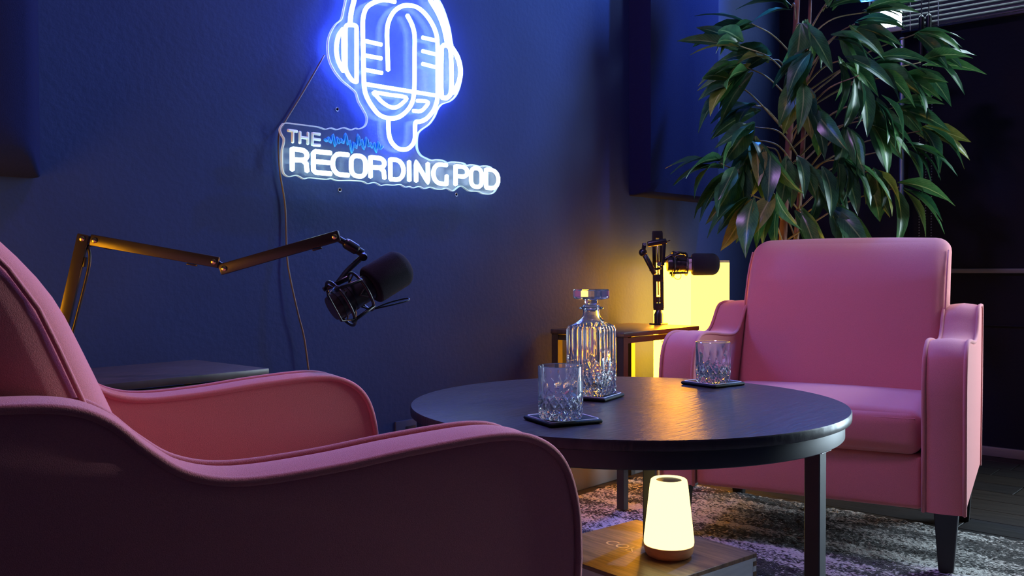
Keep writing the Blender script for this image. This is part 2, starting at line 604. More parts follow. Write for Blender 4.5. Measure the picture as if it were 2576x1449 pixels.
# sign paths: (x, z) points on the wall, in metres
SIGN = {
 'front_body': [(1.5508,1.3604),(1.5259,1.3589),(1.5048,1.3547),(1.4805,1.343),(1.4599,1.3269),(1.4503,1.3053),(1.4477,1.2786),(1.4489,1.2264),(1.45,1.161),(1.4515,1.1349),(1.4581,1.1148),(1.4749,1.0932),(1.4989,1.0749),(1.5306,1.0705),(1.5593,1.0766),(1.585,1.0934),(1.6037,1.115),(1.6121,1.141),(1.6147,1.1857),(1.6151,1.2412),(1.6155,1.2882),(1.6071,1.3143),(1.5906,1.3358)],
 'rear_body': [(1.5269,1.1874),(1.5249,1.2395),(1.5242,1.2823),(1.5308,1.3105),(1.547,1.3352),(1.5688,1.3519),(1.5908,1.36),(1.6206,1.3625),(1.647,1.354),(1.6699,1.3375),(1.6873,1.3155),(1.6949,1.2914),(1.6959,1.2547),(1.6954,1.1978),(1.6951,1.1552),(1.6918,1.132),(1.6799,1.1078),(1.6565,1.0853),(1.6334,1.0742),(1.6183,1.0711),(1.6152,1.0582),(1.615,1.0332),(1.6085,1.0159),(1.5917,1.0019),(1.5732,0.9974),(1.5551,0.9998),(1.5372,1.0117),(1.5285,1.0298),(1.5269,1.0512),(1.527,1.0661)],
 'bar0': [(1.4566,1.1436),(1.6951,1.1481)],
 'bar1': [(1.4575,1.2468),(1.5056,1.2469)],
 'bar2': [(1.4572,1.2121),(1.5054,1.2134)],
 'bar3': [(1.4569,1.1778),(1.5068,1.1781)],
 'bar4': [(1.6427,1.289),(1.689,1.2898)],
 'bar5': [(1.6424,1.2547),(1.6888,1.2541)],
 'bar6': [(1.6422,1.222),(1.6885,1.2209)],
 'mouth': [(1.4821,1.1273),(1.5311,1.1284),(1.5853,1.1291),(1.5742,1.114),(1.5523,1.1003),(1.5308,1.0989),(1.5062,1.1079),(1.4889,1.1203),(1.4821,1.1273)],
 'mouth2': [(1.6225,1.1258),(1.6415,1.1277),(1.6606,1.1266),(1.6509,1.1127),(1.6336,1.1007),(1.6091,1.0986)],
 'cupL_in': [(1.3965,1.2689),(1.4129,1.2767),(1.4277,1.2761),(1.4291,1.2543),(1.4288,1.2099),(1.4282,1.1525),(1.4249,1.1447),(1.4117,1.1488),(1.3988,1.1636),(1.395,1.1785),(1.3955,1.2301),(1.3965,1.2689)],
 'cupL_out': [(1.3893,1.2637),(1.3753,1.2445),(1.3687,1.2152),(1.3716,1.1927),(1.3795,1.1761),(1.3897,1.1635)],
 'cupR_in': [(1.7407,1.2794),(1.7247,1.2838),(1.7126,1.2774),(1.7093,1.2569),(1.7086,1.157),(1.7197,1.1462),(1.7338,1.1504),(1.744,1.1648),(1.7463,1.2055),(1.7446,1.2571),(1.7407,1.2794)],
 'cupR_out': [(1.7488,1.2809),(1.77,1.2584),(1.7801,1.2251),(1.772,1.1919),(1.7501,1.1627)],
 'bandL': [(1.4096,1.2778),(1.4131,1.3057),(1.4226,1.3387)],
 'bandR': [(1.6703,1.391),(1.6994,1.3603),(1.719,1.3271),(1.7307,1.2892)],
 'bandR2': [(1.6898,1.3951),(1.7152,1.3634),(1.733,1.3297),(1.7428,1.2913)],
 'wave': [(1.3324,0.9992),(1.3386,0.996),(1.3434,1.0041),(1.3496,0.9933),(1.3561,1.0118),(1.363,0.9869),(1.3687,1.0067),(1.375,0.9945),(1.3799,1.0039),(1.3863,0.9956),(1.393,1.0175),(1.4009,0.9931),(1.4051,1.0039),(1.4122,0.976),(1.4174,0.9999),(1.4247,0.9876),(1.4308,1.0195),(1.4373,0.9953),(1.4424,1.0089),(1.4481,0.9871),(1.456,1.0149),(1.4634,0.9951),(1.4686,1.0036),(1.4737,0.9934),(1.4798,1.0047),(1.4865,0.984),(1.4928,1.0086),(1.4996,0.9932),(1.5075,0.9993)],
 'the_T1': [(1.2347,1.0095),(1.2596,1.0095)],
 'the_T2': [(1.2478,1.0091),(1.2473,0.9833)],
 'the_H1': [(1.2671,1.0099),(1.2668,0.9837)],
 'the_H2': [(1.2888,1.0104),(1.2885,0.9836)],
 'the_H3': [(1.2669,0.9976),(1.2887,0.9973)],
 'the_E1': [(1.3229,1.0096),(1.3009,1.0095),(1.3007,0.9835),(1.3226,0.9846)],
 'the_E2': [(1.3008,0.997),(1.3228,0.9972)],
 'outline': [(1.4099,1.338),(1.4031,1.3107),(1.3964,1.2887),(1.3785,1.2724),(1.3623,1.2463),(1.3564,1.2197),(1.3602,1.1898),(1.3743,1.1664),(1.3967,1.1466),(1.4261,1.1314),(1.4394,1.1214),(1.4459,1.1039),(1.4593,1.0871),(1.471,1.07),(1.4709,1.054),(1.4623,1.0424),(1.4453,1.0353),(1.4357,1.0361),(1.4224,1.0307),(1.4002,1.0335),(1.3799,1.0268),(1.3623,1.0287),(1.3465,1.0238),(1.3277,1.0269),(1.2955,1.0271),(1.2714,1.0269),(1.2375,1.0262),(1.2287,1.0209),(1.2228,1.0111),(1.2271,1.0005),(1.2335,0.9914),(1.2319,0.9778),(1.2281,0.9652),(1.2278,0.9333),(1.2298,0.9188),(1.2348,0.9118),(1.2451,0.9088),(1.2628,0.9132),(1.2732,0.9108),(1.2852,0.9067),(1.3004,0.9102),(1.3454,0.9096),(1.3612,0.9126),(1.3788,0.9093),(1.413,0.9116),(1.4548,0.9125),(1.4718,0.9076),(1.4925,0.9123),(1.5117,0.9062),(1.5164,0.9063),(1.5308,0.909),(1.555,0.9094),(1.5764,0.9126),(1.5946,0.9069),(1.608,0.9096),(1.6215,0.9067),(1.6421,0.9118),(1.6593,0.9071),(1.6803,0.9123),(1.698,0.9089),(1.7231,0.9091),(1.7395,0.9134),(1.7615,0.9069),(1.7746,0.9136),(1.7859,0.9202),(1.7972,0.9223),(1.8123,0.9165),(1.8276,0.9108),(1.8607,0.9121),(1.8784,0.907),(1.9104,0.9075),(1.9287,0.9161),(1.9411,0.9348),(1.9412,0.9515),(1.9331,0.9647),(1.9189,0.976),(1.9048,0.9818),(1.8808,0.9813),(1.867,0.9788),(1.8474,0.9807),(1.8281,0.9805),(1.8165,0.9769),(1.8014,0.983),(1.7565,0.9819),(1.7455,0.9778),(1.7273,0.9834),(1.7003,0.9831),(1.6861,0.98),(1.6634,0.9851),(1.6495,0.9896),(1.6393,0.9989),(1.6342,1.0123),(1.6367,1.042),(1.6502,1.0575),(1.6774,1.0746),(1.6972,1.0968),(1.7092,1.1183),(1.7253,1.1333),(1.7537,1.1442),(1.7785,1.165),(1.7954,1.2025),(1.7978,1.2439),(1.7854,1.2683),(1.7649,1.291),(1.753,1.3381),(1.7311,1.3828),(1.7152,1.4024)],
 'letters': [('R',(1.2403,0.9204),(1.2812,0.9204),(1.2408,0.9679),(1.2816,0.9681)),('E',(1.2978,0.9204),(1.3473,0.9204),(1.2983,0.9682),(1.3478,0.9684)),('C',(1.3521,0.9204),(1.3986,0.9204),(1.3526,0.9684),(1.3991,0.9687)),('O',(1.4068,0.9205),(1.45,0.9205),(1.4073,0.9687),(1.4504,0.9689)),('R',(1.4654,0.9205),(1.5105,0.9205),(1.4658,0.969),(1.5109,0.9692)),('D',(1.5285,0.9205),(1.5722,0.9205),(1.5289,0.9693),(1.5726,0.9695)),('I',(1.5889,0.9205),(1.5929,0.9205),(1.5893,0.9696),(1.5933,0.9697)),('N',(1.6141,0.9206),(1.6552,0.9206),(1.6145,0.9698),(1.6556,0.97)),('G',(1.6741,0.9206),(1.7226,0.9206),(1.6745,0.9701),(1.7229,0.9703)),('P',(1.7552,0.9206),(1.8004,0.9206),(1.7556,0.9705),(1.8007,0.9707)),('O',(1.8141,0.9207),(1.8562,0.9207),(1.8145,0.9708),(1.8565,0.971)),('D',(1.8736,0.9207),(1.9237,0.9207),(1.8739,0.9711),(1.924,0.9713))],
}
# ------------------------------------------------------------------ the room
TH = 0.12
structure(box('subfloor', (X_MIN - TH, Y_MIN - TH, -0.10), (WALL_X + TH, WALL_Y + TH, -0.012), sub_m))
bpy.data.objects['subfloor'].name = 'floor'
floor = bpy.data.objects['floor']
structure(floor, 'dark wooden plank floor', 'floor')
# single planks of the floor, laid from the sign wall towards the room
PW, PL = 0.125, 0.92
plank_meshes = []
for k in range(3):
    b = box_bm((0.0012, 0.0015, -0.012), (PW - 0.0012, PL - 0.0015, 0.0), 0.0012, 1)
    me = bpy.data.meshes.new('plank'); b.to_mesh(me); b.free()
    plank_meshes.append(me)
plank_mats = [plank_m,
              mat('floor_plank_brown', (0.017, 0.013, 0.011), 0.5, spec=0.2, var=0.5, scale=7, stretch=(8, 0.7, 1), bump=0.1, bscale=12),
              mat('floor_plank_grey', (0.012, 0.011, 0.012), 0.5, spec=0.2, var=0.5, scale=7, stretch=(8, 0.7, 1), bump=0.1, bscale=12)]
for me, pm in zip(plank_meshes, plank_mats):
    me.materials.append(pm)
rnd = random.Random(5)
ix = 0
x = X_MIN
while x < WALL_X - 1e-6:
    y = Y_MIN - rnd.random() * PL
    w = min(1.0, (WALL_X - x) / PW)
    while y < WALL_Y - 1e-6:
        if y + PL > Y_MIN:
            o = bpy.data.objects.new('plank', rnd.choice(plank_meshes))
            col.objects.link(o)
            y0, y1 = max(y, Y_MIN), min(y + PL, WALL_Y)
            o.location = (x, y0, 0)
            o.scale = (w, (y1 - y0) / PL, 1)
            o.parent = floor
        y += PL
    x += PW

structure(box('ceiling', (X_MIN - TH, Y_MIN - TH, Z_TOP), (WALL_X + TH, WALL_Y + TH, Z_TOP + 0.1), ceil_m), 'dark ceiling above the room', 'ceiling')
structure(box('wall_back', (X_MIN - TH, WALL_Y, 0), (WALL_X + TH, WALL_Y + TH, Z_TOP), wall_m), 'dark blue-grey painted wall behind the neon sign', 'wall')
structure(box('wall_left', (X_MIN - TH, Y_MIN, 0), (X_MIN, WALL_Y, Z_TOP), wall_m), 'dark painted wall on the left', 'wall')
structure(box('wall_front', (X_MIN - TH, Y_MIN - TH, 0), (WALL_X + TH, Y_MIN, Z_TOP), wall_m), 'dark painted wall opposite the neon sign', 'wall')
# window wall with its two openings
bm = bmesh.new()
d, w = ADDED_DOOR, WIN
for (y0, y1, z0, z1) in ((Y_MIN, d[0], 0, Z_TOP), (d[0], d[1], d[3], Z_TOP), (d[0], d[1], 0, d[2]), (d[1], w[0], 0, Z_TOP),
                         (w[0], w[1], 0, w[2]), (w[0], w[1], w[3], Z_TOP), (w[1], WALL_Y, 0, Z_TOP)):
    box_bm((WALL_X, y0, z0), (WALL_X + TH, y1, z1), bm=bm)
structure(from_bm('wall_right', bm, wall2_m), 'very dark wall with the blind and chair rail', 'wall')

structure(box('baseboard_back', (X_MIN, WALL_Y - 0.018, 0), (WALL_X, WALL_Y, 0.088), base_m, bevel=0.003), 'grey baseboard along the foot of the sign wall', 'baseboard')
structure(box('baseboard_right', (WALL_X - 0.016, d[1] + 0.06, 0), (WALL_X, WALL_Y - 0.02, 0.035), base_m, bevel=0.003), 'grey baseboard along the foot of the dark window wall', 'baseboard')
structure(box('trim_1', (WALL_X - 0.014, d[1] + 0.06, 0.675), (WALL_X, WALL_Y, 0.692), trim_m, bevel=0.002), 'thin grey chair rail across the dark window wall', 'trim')
structure(box('trim_2', (WALL_X - 0.008, d[1] + 0.06, 0.480), (WALL_X, WALL_Y, 0.486), wall2_m, bevel=0.001), 'thin dark moulding below the chair rail', 'trim')

# window with its frame and pane
win = empty('window_1', (WALL_X, (w[0] + w[1]) / 2, w[2]))
structure(win, 'high window behind the blind and the plant', 'window')
yl, yh, zh = w[0] - win.location.y, w[1] - win.location.y, w[3] - w[2]
for nm, lo, hi in (('frame_bar', (0.03, yl, 0), (0.09, yl + 0.035, zh)), ('frame_bar', (0.03, yh - 0.035, 0), (0.09, yh, zh)),
                   ('sill', (-0.01, yl, 0), (0.09, yh, 0.02)), ('frame_bar', (0.03, yl, zh - 0.035), (0.09, yh, zh)),
                   ('frame_bar', (0.04, -0.018, 0.02), (0.08, 0.018, zh - 0.035))):
    box(nm, lo, hi, frame_m, win, bevel=0.003)
box('pane', (0.058, yl + 0.03, 0.02), (0.062, -0.01, zh - 0.03), pane_m, win)
box('pane', (0.058, 0.01, 0.02), (0.062, yh - 0.03, zh - 0.03), pane_m, win)

# unseen glazed door, added for the cool light on the facing chair's side
dr = empty('added_door', (WALL_X, (d[0] + d[1]) / 2, d[2]))
structure(dr, 'unseen glazed door added further along the window wall to let in side light', 'door')
yl, yh, zh = d[0] - dr.location.y, d[1] - dr.location.y, d[3] - d[2]
for lo, hi in (((0.03, yl, 0), (0.08, yl + 0.07, zh)), ((0.03, yh - 0.07, 0), (0.08, yh, zh)), ((0.03, yl, 0), (0.08, yh, 0.12)), ((0.03, yl, zh - 0.08), (0.08, yh, zh))):
    box('door_stile', lo, hi, frame_m, dr, bevel=0.004)
box('pane', (0.053, yl + 0.06, 0.11), (0.057, yh - 0.06, zh - 0.07), pane_m, dr)
lathe('handle', [(0, 0), (0.02, 0), (0.02, 0.008), (0.009, 0.012), (0.009, 0.05), (0.022, 0.055), (0.022, 0.07), (0, 0.075)], chrome_m, dr, seg=20, axis=(-1, 0, 0), origin=(0.03, yh - 0.035, 1.0))

# ------------------------------------------------------------------ armchair (built once, copied)


def make_armchair():
    root = empty('armchair')
    W, T = 0.350, 0.082
    top = smooth_path([(0.310, 0.385), (0.307, 0.440), (0.292, 0.488), (0.262, 0.516), (0.215, 0.527), (0.12, 0.522), (0.03, 0.513), (-0.055, 0.510),
                       (-0.105, 0.521), (-0.140, 0.545), (-0.172, 0.574), (-0.205, 0.588), (-0.26, 0.592), (-0.345, 0.590)], 5)
    prof = [Vector((0.300, 0.150)), Vector((0.304, 0.28))] + [Vector(p) for p in top] + [Vector((-0.352, 0.575)), Vector((-0.335, 0.35)), Vector((-0.310, 0.150))]
    N = len(prof)
    nrm = []
    for i in range(N):
        a, b = prof[max(i - 1, 0)], prof[min(i + 1, N - 1)]
        t = (b - a).normalized()
        nrm.append(Vector((t.y, -t.x)))
    for side in (1, -1):
        bm = bmesh.new()
        x_in, x_out = W - T, W
        us = [-1, -0.8, -0.5, 0, 0.5, 0.8, 1]
        rows = []
        for p, nn in zip(prof, nrm):
            row = []
            for u in us:
                x = (x_in + x_out) / 2 + u * T / 2
                c = 0.007 * (1 - u * u)
                row.append(bm.verts.new((side * x, p.x + nn.x * c, p.y + nn.y * c)))
            rows.append(row)
        for a, b in zip(rows[:-1], rows[1:]):
            for k in range(len(us) - 1):
                bm.faces.new((a[k], a[k + 1], b[k + 1], b[k]))
        for k in range(len(us) - 1):
            bm.faces.new((rows[0][k], rows[0][k + 1], rows[-1][k + 1], rows[-1][k]))
        # padded side faces: an inset ring pushed out a little
        for k, outward in ((0, -1), (len(us) - 1, 1)):
            outer = [r[k] for r in rows]
            cy = sum(v.co.y for v in outer) / N; cz = 0.36
            prev = outer
            for f_, dx in ((0.975, 0.0016), (0.93, 0.0024)):
                ring = []
                for v in outer:
                    ring.append(bm.verts.new((v.co.x + side * outward * dx, cy + (v.co.y - cy) * f_, cz + (v.co.z - cz) * f_)))
                for i in range(N):
                    j = (i + 1) % N
                    bm.faces.new((prev[i], prev[j], ring[j], ring[i]))
                prev = ring
            bm.faces.new(prev)
        arm = auto_smooth(from_bm('arm', bm, pink_m, root), 50)
        pp = prof
        for x in (x_in, x_out):
            sgn = -1 if x == x_in else 1
            pts = [(side * (x + sgn * 0.001), p.x + n_.x * 0.002, p.y + n_.y * 0.002) for p, n_ in zip(pp, nrm)]
            tube('piping', pts, 0.0048, pipe_m, arm, seg=7)
    iw = W - T - 0.004
    # seat base and front rail
    rail = from_bm('front_rail', cushion_bm((iw, 0.030, 0.062), 0.012, (0, 0.004, 0), center=(0, 0.262, 0.212)), pink_m, root, True)
    from_bm('seat_base', cushion_bm((iw, 0.27, 0.055), 0.012, center=(0, -0.03, 0.212)), pink_m, root, True)
    # seat cushion
    seat = from_bm('seat_cushion', cushion_bm((iw - 0.002, 0.205, 0.052), 0.030, (0.0, 0.012, 0.016), center=(0, 0.098, 0.324)), pink_m, root, True)
    zt = 0.356
    tube('seam', smooth_path([(-iw + 0.016, 0.296, zt), (-iw + 0.04, 0.3015, zt), (-iw / 2, 0.3035, zt), (0, 0.3045, zt), (iw / 2, 0.3035, zt), (iw - 0.04, 0.3015, zt), (iw - 0.016, 0.296, zt)], 6), 0.0022, pipe_m, seat, seg=6)
    # reclined backrest
    SH = 0.40

    def curl(y, z):                      # the top of the back rolls softly backwards
        t = max(0.0, (z - 0.655) / 0.125)
        return y - 0.054 * t * t
    back = from_bm('backrest', cushion_bm((0.274, 0.062, 0.245), 0.040, (0.004, 0.016, 0.006), n=20, shear=SH, center=(0, -0.114, 0.536)), pink_m, root, True)
    for v in back.data.vertices:
        v.co.y = curl(v.co.y, v.co.z)
    for sx in (1, -1):
        pts = []
        for k in range(13):
            z = 0.31 + (0.745 - 0.31) * k / 12
            pts.append((sx * 0.2715, curl(-0.114 + 0.047 - SH * (z - 0.291), z), z))
        tube('seam', pts, 0.0026, pipe_m, back, seg=6)
    # outer back panel
    from_bm('back_panel', cushion_bm((iw, 0.022, 0.20), 0.015, (0, 0.004, 0), shear=0.10, center=(0, -0.285, 0.36)), pink_m, root, True)
    # legs
    for sx in (-1, 1):
        for sy, yy in ((1, 0.262), (-1, -0.262)):
            bm = bmesh.new()
            vs = []
            for z, hs, dy in ((0.0122, 0.0155, 0.012 * (sy < 0) * -1), (0.155, 0.0255, 0)):
                vs.append([bm.verts.new((sx * 0.312 + ax * hs, yy + dy + ay * hs, z)) for ax, ay in ((-1, -1), (1, -1), (1, 1), (-1, 1))])
            for k in range(4):
                bm.faces.new((vs[0][k], vs[0][(k + 1) % 4], vs[1][(k + 1) % 4], vs[1][k]))
            bm.faces.new(vs[0][::-1]); bm.faces.new(vs[1])
            bmesh.ops.bevel(bm, geom=bm.edges[:], offset=0.002, segments=1, affect='EDGES')
            from_bm('leg', bm, blackwood_m, root)
    return root


chair_a = make_armchair()
chair_a.location = (0.645, 1.068, -0.008)
chair_a.rotation_euler = (0, 0, math.atan2(-0.325, 0.944) - PI / 2)
tag(chair_a, 'coral pink armchair in the foreground seen from its side, below the boom microphone', 'armchair', 'coral pink armchairs around the coffee table')
chair_b = copy_tree(chair_a)
chair_b.location = (2.41, 1.02, 0.0)
chair_b.rotation_euler = (0, 0, math.atan2(-0.211, -0.977) - PI / 2)
tag(chair_b, 'coral pink armchair facing us in front of the leafy plant', 'armchair', 'coral pink armchairs around the coffee table')

for ch in chair_a.children:              # the foreground chair sits a little lower on its feet
    if ch.name.startswith('leg'):
        ch.location.z = 0.008
for ch in chair_b.children:
    if ch.name.startswith('leg'):
        ch.location.z = 0.0
# the rear leg of the facing chair stands beside the rug and reaches the floor
for ch in chair_b.children:
    if ch.name.startswith('leg') and (chair_b.matrix_basis @ ch.data.vertices[0].co).x > 2.62:
        ch.location.z, ch.scale.z = -0.0130, 1.0 + 0.0125 / 0.155

# ------------------------------------------------------------------ rug
bm = bmesh.new()
RX0, RX1, RY0, RY1 = 0.25, 2.605, -0.95, 1.735
nx, ny = 230, 262
rr = random.Random(11)
g = []
for i in range(nx + 1):
    rowv = []
    for j in range(ny + 1):
        edge = i in (0, nx) or j in (0, ny)
        rowv.append(bm.verts.new((RX0 + (RX1 - RX0) * i / nx + rr.uniform(-1, 1) * 0.004, RY0 + (RY1 - RY0) * j / ny + rr.uniform(-1, 1) * 0.004, 0.004 if edge else 0.0065 + rr.random() * 0.0055)))
    g.append(rowv)
for i in range(nx):
    for j in range(ny):
        bm.faces.new((g[i][j], g[i + 1][j], g[i + 1][j + 1], g[i][j + 1]))
rug_root = empty('rug', ((RX0 + RX1) / 2, (RY0 + RY1) / 2, 0))
tag(rug_root, 'shaggy grey and black streaked area rug under the coffee table', 'rug')
pile = from_bm('pile', bm, rug_m, rug_root, True)
pile.location = (-rug_root.location.x, -rug_root.location.y, 0)
bk = box('backing', (RX0, RY0, 0.0005), (RX1, RY1, 0.0045), sub_m, rug_root)
bk.location = pile.location

# ------------------------------------------------------------------ round coffee table
tab = empty('coffee_table', (1.445, 1.0, 0.0))
tag(tab, 'round dark coffee table with black metal frame holding the decanter', 'table')
lathe('tabletop', [(0, 0.433), (0.396, 0.433), (0.3995, 0.4345), (0.400, 0.437), (0.400, 0.4475), (0.3985, 0.450), (0, 0.450)], tabletop_m, tab, seg=128)
lathe('apron_ring', [(0.370, 0.4328), (0.388, 0.4328), (0.3885, 0.4315), (0.3885, 0.4055), (0.387, 0.404), (0.370, 0.404), (0.370, 0.4328)], blackmetal_m, tab, seg=128)
for k, a in enumerate((-88.2, 26, 148)):
    rad = math.radians(a)
    b = box_bm((0.352, -0.014, 0.0122), (0.378, 0.014, 0.4045), 0.0015, 1)
    bmesh.ops.rotate(b, verts=b.verts[:], cent=(0, 0, 0), matrix=Matrix.Rotation(rad, 3, 'Z'))
    lo = from_bm('leg', b, blackmetal_m, tab)
    b = box_bm((0.342, -0.020, 0.4015), (0.384, 0.020, 0.4042), 0.0006, 1)
    bmesh.ops.rotate(b, verts=b.verts[:], cent=(0, 0, 0), matrix=Matrix.Rotation(rad, 3, 'Z'))
    from_bm('mounting_plate', b, chrome_m, lo)
    if k == 0:
        st = lathe('sticker', [(0, 0), (0.0045, 0), (0.0045, 0.0004), (0, 0.0004)], sticker_m, lo, seg=20, axis=(-1, 0, 0), origin=(-0.0141, -0.365, 0.137))
        tx = text_mesh('sticker_print', '?', 0.008, 0.0001, print_m, None)
        tx.parent = lo
        tx.matrix_local = Matrix(((0, 0, -1, -0.0147), (-1, 0, 0, -0.3635), (0, 1, 0, 0.1345), (0, 0, 0, 1)))

# ------------------------------------------------------------------ side tables
def make_side_table(x0, x1, y0, y1, base, zt=0.516):
    cx, cy = (x0 + x1) / 2, (y0 + y1) / 2
    root = empty('side_table', (cx, cy, 0))
    hx, hy = (x1 - x0) / 2, (y1 - y0) / 2
    box('tabletop', (-hx, -hy, zt - 0.013), (hx, hy, zt), sidetop_m, root, bevel=0.0012)
    L = 0.024
    for sx in (-1, 1):
        for sy in (-1, 1):
            xa, ya = sx * (hx - L / 2 - 0.002), sy * (hy - L / 2 - 0.002)
            box('leg', (xa - L / 2, ya - L / 2, base), (xa + L / 2, ya + L / 2, zt - 0.0132), blackmetal_m, root, bevel=0.001, seg=1)
    for z in (0.145, zt - 0.024):
        for sy in (-1, 1):
            ya = sy * (hy - L / 2 - 0.002)
            box('stretcher', (-hx + L + 0.001, ya - 0.008, z - 0.0075), (hx - L - 0.001, ya + 0.008, z + 0.0075), blackmetal_m, root)
        for sx in (-1, 1):
            xa = sx * (hx - L / 2 - 0.002)
            box('stretcher', (xa - 0.008, -hy + L + 0.001, z - 0.0075), (xa + 0.008, hy - L - 0.001, z + 0.0075), blackmetal_m, root)
    return root


stR = make_side_table(2.175, 2.590, 1.510, 1.776, 0.0122)
tag(stR, 'small dark side table with black legs between decanter and glowing lantern', 'side table', 'dark side tables along the sign wall')
stL = make_side_table(0.560, 0.992, 1.482, 1.745, 0.0122)
tag(stL, 'dark side table behind the foreground armchair under the boom arm', 'side table', 'dark side tables along the sign wall')

# ------------------------------------------------------------------ acoustic panels
def acoustic_panel(x0, x1, z0, z1, t, ins, label):
    bm = bmesh.new()
    rings = []
    for (dy, i_, rad) in ((0.0, 0.0, 0.006), (-0.02, 0.0, 0.006), (-t + 0.010, ins * 0.75, 0.012), (-t, ins * 1.05 + 0.006, 0.02), (-t - 0.002, ins + 0.05, 0.02)):
        pts = []
        for cx_, cz_, a0 in ((x1 - i_ - rad, z1 - i_ - rad, 0), (x0 + i_ + rad, z1 - i_ - rad, 90), (x0 + i_ + rad, z0 + i_ + rad, 180), (x1 - i_ - rad, z0 + i_ + rad, 270)):
            for k in range(5):
                a = math.radians(a0 + 90 * k / 4)
                pts.append(bm.verts.new((cx_ + rad * math.cos(a), WALL_Y - 0.001 + dy, cz_ + rad * math.sin(a))))
        rings.append(pts)
    n = len(rings[0])
    for a, b in zip(rings[:-1], rings[1:]):
        for k in range(n):
            bm.faces.new((a[k], a[(k + 1) % n], b[(k + 1) % n], b[k]))
    bm.faces.new(rings[0]); bm.faces.new(rings[-1])
    o = auto_smooth(from_bm('acoustic_panel', bm, panel_m), 40)
    tag(o, label, 'acoustic panel', 'dark blue fabric acoustic panels')
    return o


acoustic_panel(2.625, 3.10, 0.942, 2.20, 0.078, 0.006, 'dark blue fabric acoustic panel on the wall left of the plant')
acoustic_panel(0.10, 0.708, 0.868, 2.20, 0.078, 0.040, 'dark blue fabric acoustic panel at the left edge beside the neon sign')
# ------------------------------------------------------------------ neon sign
sg = empty('neon_sign', (1.58, WALL_Y, 0.92))
tag(sg, 'neon sign of a microphone with headphones above the words THE RECORDING POD', 'neon sign')
SY = -0.040                      # tubes stand this far off the wall
def sp(q, dy=SY):
    return Vector((q[0] - 1.58, dy, q[1] - 0.92))


# clear backing plate cut to a wavy outline
arc = []
xl, zl = SIGN['outline'][0]; xr, zr = SIGN['outline'][-1]
for k in range(1, 14):
    a = PI * k / 14
    cx_, rx_ = (xl + xr) / 2, (xr - xl) / 2
    arc.append((cx_ + rx_ * math.cos(a), zr + (zl - zr) * k / 14 + 0.115 * math.sin(a)))
outl = smooth_path([(a, b, 0) for a, b in SIGN['outline'] + arc], 3, closed=True)
outl = [(p.x, p.y) for p in outl]
bm = bmesh.new()
A = [bm.verts.new(sp(q, -0.026)) for q in outl]
B = [bm.verts.new(sp(q, -0.022)) for q in outl]
for t3 in tessellate_polygon([[Vector((q[0], q[1], 0)) for q in outl]]):
    bm.faces.new([A[k] for k in t3])
    bm.faces.new([B[k] for k in reversed(t3)])
plate = from_bm('backing_plate', bm, acrylic_m, sg)
bm = bmesh.new()
for i in range(len(outl)):
    j = (i + 1) % len(outl)
    p, q = sp(outl[i], -0.0275), sp(outl[j], -0.0275)
    p2, q2 = sp(outl[i], -0.0205), sp(outl[j], -0.0205)
    bm.faces.new([bm.verts.new(c) for c in (p, q, q2, p2)])
bmesh.ops.remove_doubles(bm, verts=bm.verts[:], dist=1e-6)
# give the polished edge a little width
geo = bmesh.ops.solidify(bm, geom=bm.faces[:], thickness=0.0022)
from_bm('polished_edge', bm, edge_m, plate)

def neon(name, pts, material, r=0.0052, closed=False, n=4, label=None):
    p = smooth_path([sp(q) for q in pts], n, closed) if n > 1 else [sp(q) for q in pts]
    o = tube(name, p, r, material, sg, seg=8, closed=closed)
    if label:
        o['label'] = label
    return o


neon('microphone_tube', SIGN['front_body'], neon_blue)
neon('microphone_tube', SIGN['rear_body'], neon_blue)
for i in range(7):
    neon('grille_tube', SIGN['bar%d' % i], neon_blue, 0.0048, n=2)
neon('capsule_tube', SIGN['mouth'][:-1], neon_blue, 0.0046, closed=True)
neon('capsule_tube', SIGN['mouth2'], neon_blue, 0.0046)
neon('earcup_tube', SIGN['cupL_in'][:-1], neon_blue, 0.0050, closed=True)
neon('earcup_tube', SIGN['cupL_out'], neon_blue, 0.0050)
neon('earcup_tube', [SIGN['cupL_out'][0], SIGN['cupL_out'][-1]], neon_blue, 0.0046, n=2)
neon('earcup_tube', SIGN['cupR_in'][:-1], neon_blue, 0.0058, closed=True)
neon('earcup_tube', SIGN['cupR_out'], neon_blue, 0.0062)
# headband: left side, over the top, right side
bl, br = SIGN['bandL'], SIGN['bandR']
(xl, zl), (xr, zr) = bl[-1], br[0]
xr, zr = xr + 0.0, zr
top = []
for k in range(1, 10):
    a = PI * (10 - k) / 10
    cx_, rx_ = (xl + xr) / 2, (xr - xl) / 2
    top.append((cx_ + rx_ * math.cos(a), zl + (zr - zl) * k / 10 + 0.075 * math.sin(a)))
neon('headband_tube', bl + top + br, neon_blue, 0.0056)
b2 = SIGN['bandR2']
neon('headband_tube', b2, neon_blue, 0.0056)

# letters of the word line
def arc_pts(cx_, cz_, rx_, rz_, a0, a1, n=7):
    return [(cx_ + rx_ * math.cos(math.radians(a0 + (a1 - a0) * k / n)), cz_ + rz_ * math.sin(math.radians(a0 + (a1 - a0) * k / n))) for k in range(n + 1)]


